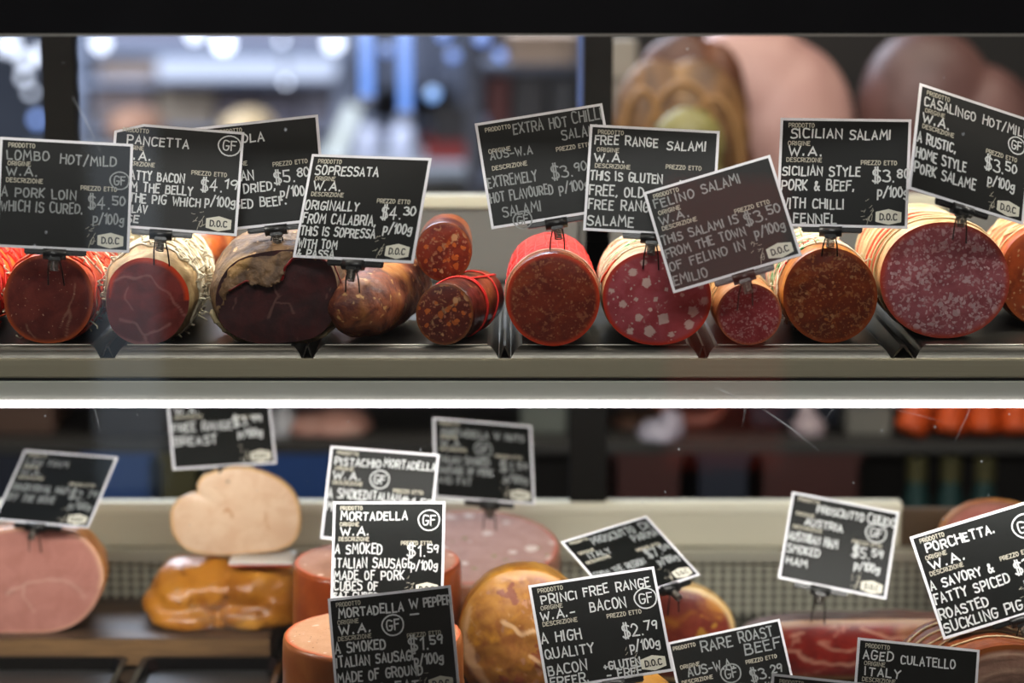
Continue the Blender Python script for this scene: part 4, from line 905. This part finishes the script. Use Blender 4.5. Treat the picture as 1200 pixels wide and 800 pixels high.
price_card('price card lettered PROSCIUTTO CRUDO, pinned in the flat red ham', (931, 577), (1056, 601), (910, 676), .285,
           [C('PROSCIUTTO', 38, 13, 11, 64), C('CRUDO', 108, 11, 12, 38), C('AUSTRIA', 24, 33, 12, 52), C('AUSTRIAN HAM', 4, 56, 12, 68), C('SMOKED', 6, 74, 11, 44), C('HAM', 8, 92, 10, 28)], ('5.59', 94, 58), (122, 36, 13), .4, seed=20, wd=1.8, pin=.04)
price_card('price card lettered PORCHETTA, tilted, right edge of the lower level', (1068, 630), (1211, 586), (1104, 748), .03,
           [C('PORCHETTA.', 14, 14, 12, 82), C('W.A.', 12, 35, 11, 42), C('A SAVORY &', 2, 57, 10, 76), C('FATTY SPICED', 4, 73, 11, 90), C('ROASTED', 2, 91, 11, 58), C('SUCKLING PIG', 4, 107, 11, 94)], ('3.59', 104, 62), (132, 27, 14), .62, seed=21, wd=1.9, prezzo=(92, 53), pin=.035)
price_card('price card lettered AGED CULATELLO, standing at the bottom frame edge', (1006, 747), (1151, 763), (994, 868), -.082,
           [C('AGED', 8, 14, 12, 36), C('CULATELLO', 54, 16, 12, 66), C('ITALY', 12, 37, 12, 42), C('CURED HAM', 6, 62, 11, 70)], ('6.90', 98, 56), None, .5, seed=22, pin='deck')
price_card('price card with only its top edge showing at the bottom frame edge', (905, 789), (1050, 806), (893, 910), -.127,
           [C('AGED HAM', 8, 14, 12, 70), C('ITALY', 12, 37, 12, 42)], ('6.90', 98, 56), None, .5, seed=23, pin='deck')

# ================================================================== BEHIND THE CASE
def rack(name, label, x0, x1, y0, y1, levels, mat, cat='shelf unit', top=None, back=None):
    r = thing(name, label, cat, ((x0 + x1) / 2, (y0 + y1) / 2, 0)); hx, hy = (x1 - x0) / 2, (y1 - y0) / 2; tp = top or max(levels)
    for z in levels: link('shelf_board', box(bmesh.new(), -hx, hx, -hy, hy, z - .02, z, .003), mat, r)
    for sx in (-1, 1):
        for sy in (-1, 1): link('upright', box(bmesh.new(), sx * hx - .02, sx * hx + .02, sy * (hy - .02) - .02, sy * (hy - .02) + .02, 0, tp, .003), mat, r)
    if back: link('back_panel', box(bmesh.new(), -hx, hx, hy, hy + .01, 0, tp), back, r)
    return r
YB = 1.25
zs1 = zof(518, YB); zs0 = Z0 - .10
M['bench'] = plain('bench_metal', '#3b3a38', .45, .3, .1, 6)
rack('back_bench', 'dark open shelving bench behind the case holding hams and crates', -1.5, 1.5, YB, YB + .5, [zs0, zs1, zs1 - .36], M['bench'], 'shelf unit', zs0, M['wall_dark'])
def crate(name, label, xa, xb, yb_px, yt_px, Y, dp, mat, cat='crate', zb=None, group=None):
    a = at(xa, yb_px, Y); b = at(xb, yt_px, Y); z0 = a.z if zb is None else zb; r = thing(name, label, cat, ((a.x + b.x) / 2, Y + dp / 2, z0), group); hx, hy, H = (b.x - a.x) / 2, dp / 2, b.z - z0; tk_ = min(.008, hx * .2)
    bm = bmesh.new(); box(bm, -hx, hx, -hy, -hy + tk_, 0, H, .002); box(bm, -hx, hx, hy - tk_, hy, 0, H, .002); box(bm, -hx, -hx + tk_, -hy, hy, 0, H, .002); box(bm, hx - tk_, hx, -hy, hy, 0, H, .002); box(bm, -hx, hx, -hy, hy, 0, tk_, .001)
    link('crate_body', bm, mat, r)
    link('crate_rim', box(bmesh.new(), -hx - .003, hx + .003, -hy - .004, -hy + tk_, H - .012, H + .002, .002), mat, r)
    return r
def carton(label, xa, xb, yb_px, yt_px, Y, dp, mat, lidm, group='boxes on the far shop shelves', zb=None):
    a = at(xa, yb_px, Y); b = at(xb, yt_px, Y); z0 = a.z if zb is None else zb; r = thing('carton', label, 'box', ((a.x + b.x) / 2, Y + dp / 2, z0), group); hx, hy, H = (b.x - a.x) / 2, dp / 2, b.z - z0
    link('carton_body', box(bmesh.new(), -hx, hx, -hy, hy, 0, H * .82, .004), mat, r); link('lid', box(bmesh.new(), -hx - .004, hx + .004, -hy - .004, hy + .004, H * .8, H, .004), lidm, r)
    return r
c_ = lambda n, h, **k: plain(n, h, .55, 0, .1, 12, **k)
M['blue'] = c_('blue_plastic', '#1f4f96'); M['navy'] = c_('navy_plastic', '#1a2236'); M['maroon'] = c_('maroon_plastic', '#4a1c16'); M['olive'] = c_('olive_plastic', '#5a5530'); M['brownb'] = c_('brown_box', '#5a4032'); M['teal'] = c_('teal_glass', '#1f4a48'); M['greyb'] = c_('grey_box', '#7a7870')
zlow = zs1 - .359
for i, (xa, xb, yt_, m, lb_) in enumerate(((-30, 60, 533, 'navy', 'dark navy crate on the low bench shelf, left frame edge'), (98, 178, 530, 'blue', 'blue crate on the low bench shelf behind the card over the pink ham'), (188, 232, 532, 'olive', 'narrow olive crate on the low bench shelf between two blue crates'),
        (240, 392, 533, 'blue', 'wide blue crate on the low bench shelf behind the pale turkey breast'), (720, 800, 532, 'maroon', 'maroon crate on the low bench shelf, right of the dark mullion'), (815, 880, 530, 'navy', 'dark navy crate on the low bench shelf between two maroon ones'), (890, 1010, 530, 'maroon', 'wide maroon crate on the low bench shelf behind the flat red ham card'))):
    crate('storage_crate', lb_, xa, xb, 600, yt_, YB + .03, .3, M[m], 'crate', zlow, 'crates on the low bench shelf')
def jar(label, px, yt_px, Y, rpx, zb, mat, lid, group):
    p = at(px, yt_px, Y); k = depth(p) / F; r_ = rpx * k; H = p.z - zb; r = thing('jar', label, 'jar', (p.x, Y, zb), group); bm = bmesh.new(); R0 = None
    for z, q in ((0, .9), (.04, 1), (.6, 1), (.74, .9), (.82, .62), (.88, .6)):
        row = [bm.verts.new((math.cos(i / 24 * 2 * PI) * r_ * q, math.sin(i / 24 * 2 * PI) * r_ * q, z * H)) for i in range(24)]
        if R0:
            for i in range(24): bm.faces.new((R0[i], R0[(i + 1) % 24], row[(i + 1) % 24], row[i]))
        else: bm.faces.new(list(reversed(row)))
        R0 = row
    bm.faces.new(R0); link('jar_body', bm, mat, r, True)
    bm = bmesh.new(); bmesh.ops.create_cone(bm, cap_ends=True, segments=24, radius1=r_ * .68, radius2=r_ * .68, depth=H * .14, matrix=Matrix.Translation((0, 0, H * .93))); link('lid', bm, lid, r)
for px, lb_ in ((1075, 'left of its row'), (1115, 'middle of its row'), (1155, 'right of its row')): jar('dark teal jar on the low bench shelf under the orange sausages, ' + lb_, px, 535, YB + .12, 17, zlow, M['teal'], M['olive'], 'teal jars on the low bench shelf')
# things on the middle board, seen in the slot under the lit shelf
carton('brown box on the middle bench shelf, left frame edge', -40, 62, 518, 462, YB + .06, .2, M['brownb'], M['brownb'], 'goods on the middle bench shelf', zs1 + .001)
carton('dark grey box on the middle bench shelf, above the blue crates', 108, 205, 518, 466, YB + .06, .2, c_('charcoal_box', '#2c2a2c'), M['navy'], 'goods on the middle bench shelf', zs1 + .001)
carton('grey box on the middle bench shelf, left of the orange sausages', 992, 1046, 518, 466, YB + .05, .2, M['greyb'], M['greyb'], 'goods on the middle bench shelf', zs1 + .001)
carton('dark navy box on the middle bench shelf behind the garlic bulb', 880, 985, 518, 470, YB + .14, .2, M['navy'], M['navy'], 'goods on the middle bench shelf', zs1 + .001)
carton('pale grey green box on the middle bench shelf, left of the dark mullion', 610, 664, 518, 466, YB + .06, .2, c_('sage_box', '#6a7068'), M['greyb'], 'goods on the middle bench shelf', zs1 + .001)
def blob(name, label, cat, lobes_px, Y, zb, mat, part='body', group=None, seed=0, amp=.003, fr=20):
    ls = []
    for px, py, rx, rz, ry in lobes_px:
        p = at(px, py, Y); k = depth(p) / F; ls.append((p.x, p.y, p.z, rx * k, ry, rz * k))
    b = Vector((ls[0][0], Y, zb)); r = thing(name, label, cat, b, group); lobed(part, ls, mat, r, b, zb, seed, amp, fr); return r
blob('pork_joint', 'pale pink joint of meat on the middle bench shelf, behind the PISTACHIO card', 'meat joint', [(395, 498, 42, 24, .09), (365, 500, 36, 20, .08)], YB + .12, zs1 + .001, rind('pale_pork', '#b08478', '#a07468', '#c8a498', 14, .5, .2), group='goods on the middle bench shelf', seed=2)
blob('wrapped_cheese', 'white wrapped bundle on the middle bench shelf, over the turkey card', 'bundle', [(332, 496, 16, 24, .06), (330, 505, 20, 14, .06)], YB + .10, zs1 + .001, c_('white_wrap', '#b4b6bc'), group='goods on the middle bench shelf', seed=4)
blob('garlic_bulb', 'pale lilac garlic bulb on the middle bench shelf', 'garlic', [(947, 502, 20, 18, .03), (945, 488, 12, 16, .02)], YB + .06, zs1 + .001, rind('garlic_skin', '#b8a8ac', '#9a8a94', '#d0c4c4', 20, .5, .2), group='goods on the middle bench shelf', seed=5)
blob('white_cloth', 'crumpled white cloth on the middle bench shelf, beside the sausage ring', 'cloth', [(772, 508, 26, 16, .06), (785, 500, 16, 20, .05)], YB + .05, zs1 + .001, c_('cloth_white', '#9a98a8'), group='goods on the middle bench shelf', seed=6, amp=.006)
blob('brown_loaf', 'brown lumpy loaf on the middle bench shelf, right of the dark mullion', 'loaf', [(742, 500, 28, 22, .07), (765, 496, 22, 20, .06)], YB + .16, zs1 + .001, rind('brown_crust', '#6a4a38', '#54382a', '#8a6450', 14, .6, .3), group='goods on the middle bench shelf', seed=7)
bm = bmesh.new(); pc = at(810, 492, YB + .14); kk = depth(pc) / F
tube(bm, [(34 * kk * math.cos(i / 40 * 2 * PI), .02 * math.sin(i / 40 * 2 * PI) + .0, 14 * kk * math.sin(i / 40 * 2 * PI)) for i in range(40)], 9 * kk, 10, True)
sr = link('sausage_ring', bm, rind('pink_sausage', '#a05a48', '#8c4a3a', '#b87060', 18, .4, .2), None, True, (pc.x, pc.y, zs1 + 23 * kk)); tag(sr, 'pinkish brown sausage ring standing on the middle bench shelf', 'sausage', 'goods on the middle bench shelf')
msg = rind('orange_sausage_skin', '#c8501a', '#b8420f', '#d8682a', 12, .4, .1)
for i, (xb_, xt_, lb_) in enumerate(((1066, 1092, 'leftmost of the four'), (1112, 1124, 'second from the left of the four'), (1152, 1156, 'third from the left of the four'), (1192, 1188, 'at the right end of the four'))):
    p, q = at(xb_, 515, YB + .03), at(xt_, 440, YB + .06); p.z = zs1 + .009; k = depth(p) / F; b = Vector((p.x, p.y, zs1)); r = thing('orange_sausage', 'plump bright orange sausage leaning on the bench shelf, ' + lb_, 'sausage', b, 'orange sausages on the bench shelf')
    bm = bmesh.new(); tube(bm, [p.lerp(q, f) - b for f in [j / 16 for j in range(17)]], 19 * k, 16, taper=lambda f: max(.72, min(1, (1 - (2 * f - 1) ** 16)) ** .5) * (1.12 - .45 * f)); link('casing', bm, msg, r, True)
    bm = bmesh.new(); e = q - b; tube(bm, [e, e + Vector((0, 0, .012)), e + Vector((.003, 0, .02))], .003, 6); link('tied_end', bm, msg, r, True)
# ---------- right: hams on the bench top
G_b = 'hams on the bench top behind the case'
blob('whole_ham', 'big smooth pale pink ham on the bench behind the SICILIAN card', 'ham', [(880, 120, 92, 96, .09), (912, 165, 92, 122, .1), (935, 225, 80, 110, .09), (890, 220, 80, 110, .09)], 1.655, zs0 + .001, rind('pale_ham_skin', '#a88078', '#b48e84', '#967068', 5, .5, .1), 'ham_body', G_b, 1, .004, 8)
blob('whole_ham', 'dim mauve ham on the bench behind the CASALINGO card, cut off by the frame', 'ham', [(1085, 130, 80, 98, .09), (1135, 175, 92, 100, .09), (1085, 220, 65, 90, .09)], 1.62, zs0 + .001, rind('mauve_ham_skin', '#5e403c', '#4c322e', '#6c4c46', 6, .5, .1), 'ham_body', G_b, 2, .004, 8)
blob('aged_ham', 'dark reddish brown aged ham partly hidden between the pale pink ham and the tan one', 'ham', [(800, 92, 54, 54, .045), (832, 140, 46, 90, .045), (838, 220, 48, 90, .045)], 1.505, zs0 + .001, rind('aged_ham_skin', '#5a3018', '#42210f', '#744424', 9, .5, .3), 'ham_body', G_b, 3, .006, 14)
rp = blob('tan_ham', 'tan and brown streaked ham with cord loops on the bench, right of the dark post', 'ham', [(770, 145, 54, 76, .045), (815, 165, 62, 96, .045), (785, 230, 66, 90, .045)], 1.405, zs0 + .001, rind('tan_ham_skin', '#75522e', '#4c321a', '#977447', 9, .55, .4, 1.5, '#3a2412', (1.6, 1, .6)), 'ham_body', G_b, 4, .008, 16)
bm = bmesh.new()
for x_, w_, y_ in ((752, 26, 120), (800, 44, 112), (836, 34, 130)):
    pts = [at(x_ + w_ * math.cos(a), y_ + 80 - 95 * math.sin(a), 1.355) - rp.location for a in [PI * i / 18 for i in range(19)]]; tube(bm, pts, .006, 6)
link('cord_loop', bm, c_('tan_cord', '#8a6438'), rp, True)
blob('provolone', 'round yellow green cheese in front of the tan ham', 'cheese', [(806, 168, 42, 42, .035), (800, 210, 46, 60, .035)], 1.30, zs0 + .001, rind('cheese_skin', '#77703c', '#666030', '#8c8450', 10, .45, .15), 'cheese_body', G_b, 5, .003, 12)
carton('greyish wooden box on the bench, between the dark post and the tan ham', 716, 744, 330, 46, 1.62, .1, c_('grey_wood', '#7e7468'), c_('grey_wood_lid', '#8a8276'), G_b, zs0 + .001)

# ---------- left: the rest of the shop, far out of focus
YS = 5.0
def zS(py): return zof(py, YS)
M['steelgrey'] = c_('shop_metal', '#8a90a2'); M['dkshop'] = c_('dark_shop_metal', '#4a4e5c')
rack('shop_shelving', 'tall grey shelving at the far side of the shop, left part', xof(97, YS), xof(402, YS), YS, YS + .45, [zS(205), zS(150), zS(93), zS(58)], M['steelgrey'], 'shelf unit', zS(30), c_('shelf_back', '#8a8898'))
lbx = thing('light_box', 'long pale blue lit strip along the far shelving', 'light', (xof(260, YS), YS - .03, zS(93))); hx = (xof(400, YS) - xof(196, YS)) / 2; ox = xof(298, YS) - xof(260, YS)
link('lamp_cover', box(bmesh.new(), ox - hx, ox + hx, -.05, .0, .004, zS(66) - zS(93), .01), emit('pale_blue_glow', '#b8c6ea', 1.05), lbx); link('housing', box(bmesh.new(), ox - hx - .02, ox + hx + .02, -.055, .02, zS(66) - zS(93), zS(62) - zS(93), .004), M['steelgrey'], lbx)
zz = {0: zS(205) + .001, 1: zS(150) + .001, 2: zS(93) + .001}
for xa, xb, yb_, yt_, h_, lv, lb_ in ((104, 150, 205, 164, '#5a4a48', 0, 'dull brown box on the bottom far shelf, left end'), (160, 182, 205, 166, '#4a4450', 0, 'dark violet box on the bottom far shelf'), (186, 250, 150, 106, '#8e7f6e', 1, 'tan box on the middle far shelf'),
        (256, 300, 150, 114, '#6a6068', 1, 'mauve grey box on the middle far shelf'), (304, 350, 150, 110, '#5c5660', 1, 'dim grey box on the middle far shelf, right of the mauve one'), (354, 388, 150, 106, '#74707a', 1, 'light grey box on the middle far shelf, right end'), (112, 176, 150, 106, '#6c5c58', 1, 'reddish grey box on the middle far shelf, left end'),
        (116, 190, 93, 70, '#a08c80', 2, 'beige box beside the pale blue lit strip'), (250, 330, 205, 166, '#6e6660', 0, 'brown grey box on the bottom far shelf, right half'), (334, 382, 205, 164, '#565460', 0, 'slate box on the bottom far shelf, right end')):
    carton(lb_, xa, xb, yb_, yt_, YS + .03, .3, c_('box_' + h_[1:], h_), c_('lid_' + h_[1:], h_), zb=zz[lv])
blob('bread_loaf', 'orange tan loaf on the far counter behind the PANCETTA card', 'bread', [(160, 150, 32, 24, .2)], 4.3, zof(190, 4.3), rind('tan_crust', '#8a6248', '#74503c', '#a07a5c', 5, .6, .1), 'loaf', 'loaves on the far counter', 3, .006, 6)
blob('bread_loaf', 'cream round loaf on the far counter behind the BRESAOLA card', 'bread', [(290, 152, 32, 24, .2)], 4.3, zof(190, 4.3), rind('cream_crust', '#b49c78', '#a08660', '#cfbc98', 5, .6, .1), 'loaf', 'loaves on the far counter', 4, .006, 6)
ct = thing('far_counter', 'long grey counter at the far side of the shop', 'counter', (xof(320, 4.3), 4.5, 0)); hx = (xof(590, 4.2) - xof(-60, 4.2)) / 2; zc_ = zof(190, 4.3)
link('worktop', box(bmesh.new(), -hx, hx, -.35, .3, zc_ - .03, zc_, .004), c_('worktop_grey', '#8a8c90'), ct); link('front_panel', box(bmesh.new(), -hx, hx, -.3, .28, 0, zc_ - .03), c_('counter_front', '#70706e'), ct)
# lamps
def globe(label, px, py, Y, rpx, col, st, zc2):
    p = at(px, py, Y); k = depth(p) / F; r = thing('globe_lamp', label, 'lamp', p, 'small lamps in the far shop'); r_ = rpx * k
    bm = bmesh.new(); bmesh.ops.create_uvsphere(bm, u_segments=16, v_segments=10, radius=r_); link('globe', bm, emit('lamp_' + col[1:], col, st), r, True)
    bm = bmesh.new(); tube(bm, [(0, 0, r_ * .8), (0, 0, r_ * 1.4)], r_ * .4, 8); tube(bm, [(0, 0, r_), (0, 0, zc2 - p.z)], .004, 5); link('hanger', bm, M['dkshop'], r)
zlamp = zS(20)
link_ = thing('lamp_track', 'dark track carrying the small lamps across the far shop', 'light track', (xof(300, YS - .4), YS - .4, zlamp)); hx = (xof(620, YS) - xof(-40, YS)) / 2
link('track', box(bmesh.new(), -hx, hx, -.03, .03, 0, .05, .004), M['dkshop'], link_); link('track_cable', box(bmesh.new(), -.02, .02, -.02, .02, .05, 3.2 - zlamp), M['dkshop'], link_)
WB, BB = '#dfe8ff', '#6a94ee'
for px, py, rp_, st, cc, lb_ in ((118, 50, 9, 4, WB, 'white globe lamp just right of the left dark post'), (262, 50, 10, 6, WB, 'brightest white globe lamp over the lit strip'), (228, 40, 8, 4, WB, 'white globe lamp just left of the brightest one'), (330, 47, 4, 4, WB, 'small white lamp above the lit strip, right part'), (391, 50, 10, 4, WB, 'white globe lamp at the right end of the lit strip'), (335, 96, 3, 5, WB, 'tiny white lamp below the lit strip'),
        (453, 58, 9, 1.6, BB, 'blue globe lamp between the two blue tubes'), (520, 40, 10, 1.8, BB, 'blue globe lamp high behind the aisle'), (531, 65, 9, 1.8, BB, 'blue globe lamp below the high one in the aisle'), (565, 44, 11, 1.9, BB, 'blue globe lamp left of the right dark post'), (586, 64, 8, 2.2, BB, 'brighter blue globe lamp nearest the right dark post'), (507, 110, 10, 2.2, '#7fb4ff', 'low blue globe lamp in the aisle'),
        (10, 52, 11, 3, WB, 'white globe lamp at the left frame edge'), (30, 70, 8, 2.5, WB, 'second white globe lamp from the left frame edge'), (48, 64, 8, 2.5, WB, 'white globe lamp just left of the left dark post'), (28, 90, 5, 3, WB, 'low white lamp left of the left dark post'), (44, 140, 6, 2.6, BB, 'lowest bluish lamp left of the left dark post'), (36, 108, 4, 3, WB, 'small white lamp above the lowest bluish one')):
    if cc == BB and px > 400 or px == 507: globe(lb_, px, py, 2.9, rp_ * .8, cc, st * .7, 3.2)
    else: globe(lb_, px, py, YS - .4, rp_, cc, st, zlamp + .01)
for px, y0_, y1_, lb_ in ((430, 42, 118, 'left of the two upright blue light tubes in the far shop'), (475, 42, 135, 'right of the two upright blue light tubes in the far shop')):
    p = at(px, y1_, 2.5); q = at(px, 5, 2.5); r = thing('light_tube', lb_, 'light', p, 'upright light tubes')
    bm = bmesh.new(); tube(bm, [(0, 0, 0), (0, 0, q.z - p.z)], .0155, 12); link('tube', bm, emit('tube_blue', '#5f92ee', 1.3), r, True)
    for z in (-.01, q.z - p.z): bm = bmesh.new(); tube(bm, [(0, 0, z), (0, 0, z + .02)], .018, 12); link('end_cap', bm, M['steelgrey'], r)
    link('hanger_rod', tube(bmesh.new(), [(0, 0, q.z - p.z), (0, 0, 3.2 - p.z)], .005, 8), M['steelgrey'], r)
rack('shop_shelving', 'grey upright shelving behind the blue light tubes', xof(424, YS), xof(545, YS), YS, YS + .4, [zS(205), zS(145), zS(96)], M['dkshop'], 'shelf unit', zS(10), c_('slate_back', '#565a6a'))
for px, lb_ in ((430, 'left of the two tall white jars under the blue light tubes'), (472, 'right of the two tall white jars under the blue light tubes')): jar(lb_, px, 138, 4.3, 17 if px == 430 else 14, zof(190, 4.3), c_('white_porcelain' + str(px), '#c8cadc'), M['steelgrey'], 'white jars on the far counter')
brd = box(bmesh.new(), -.022, .022, -.01, .01, 0, .17, .003); o = link('tilted_board', brd, emit('lit_board', '#e4f2f4', .8), None, False, at(388, 190, 4.25)); o.rotation_euler = (0, math.radians(24), 0); o.location.z = zof(190, 4.3) + .012; tag(o, 'small glowing white panel leaning on the far counter, left of the white jars', 'light panel')
crate('red_crate', 'red crate on the far counter under the low blue lamp', 496, 548, 190, 168, 4.3, .25, c_('red_plastic', '#7a2420'), 'crate', zof(190, 4.3))
crate('black_crate', 'black crate stacked on the red one on the far counter', 506, 552, 168, 128, 4.3, .2, c_('black_crate', '#1c1716'), 'crate', zof(167.2, 4.3))
for xa, xb, yb_, yt_, h_, lb_, lv in ((572, 596, 150, 92, '#5a2a2c', 'dark red box on the near right shelving', 0), (602, 638, 150, 90, '#3a3a40', 'charcoal box on the near right shelving, middle', 0), (646, 676, 150, 92, '#4a4c54', 'slate box on the near right shelving, right end', 0), (596, 676, 76, 40, '#a89280', 'beige box on top of the near right shelving', 1)):
    carton(lb_, xa, xb, yb_, yt_, 3.03, .25, c_('rbox_' + h_[1:], h_), c_('rlid_' + h_[1:], h_), 'boxes on the near right shelving', zof((150, 77)[lv], 3.0) + .001)
rack('shop_shelving', 'dark shelving seen just left of the right dark post', xof(556, 3.0), xof(720, 3.0), 3.0, 3.35, [zof(215, 3.0), zof(150, 3.0), zof(77, 3.0)], M['dkshop'], 'shelf unit', zof(20, 3.0), c_('dark_back', '#5a5458'))
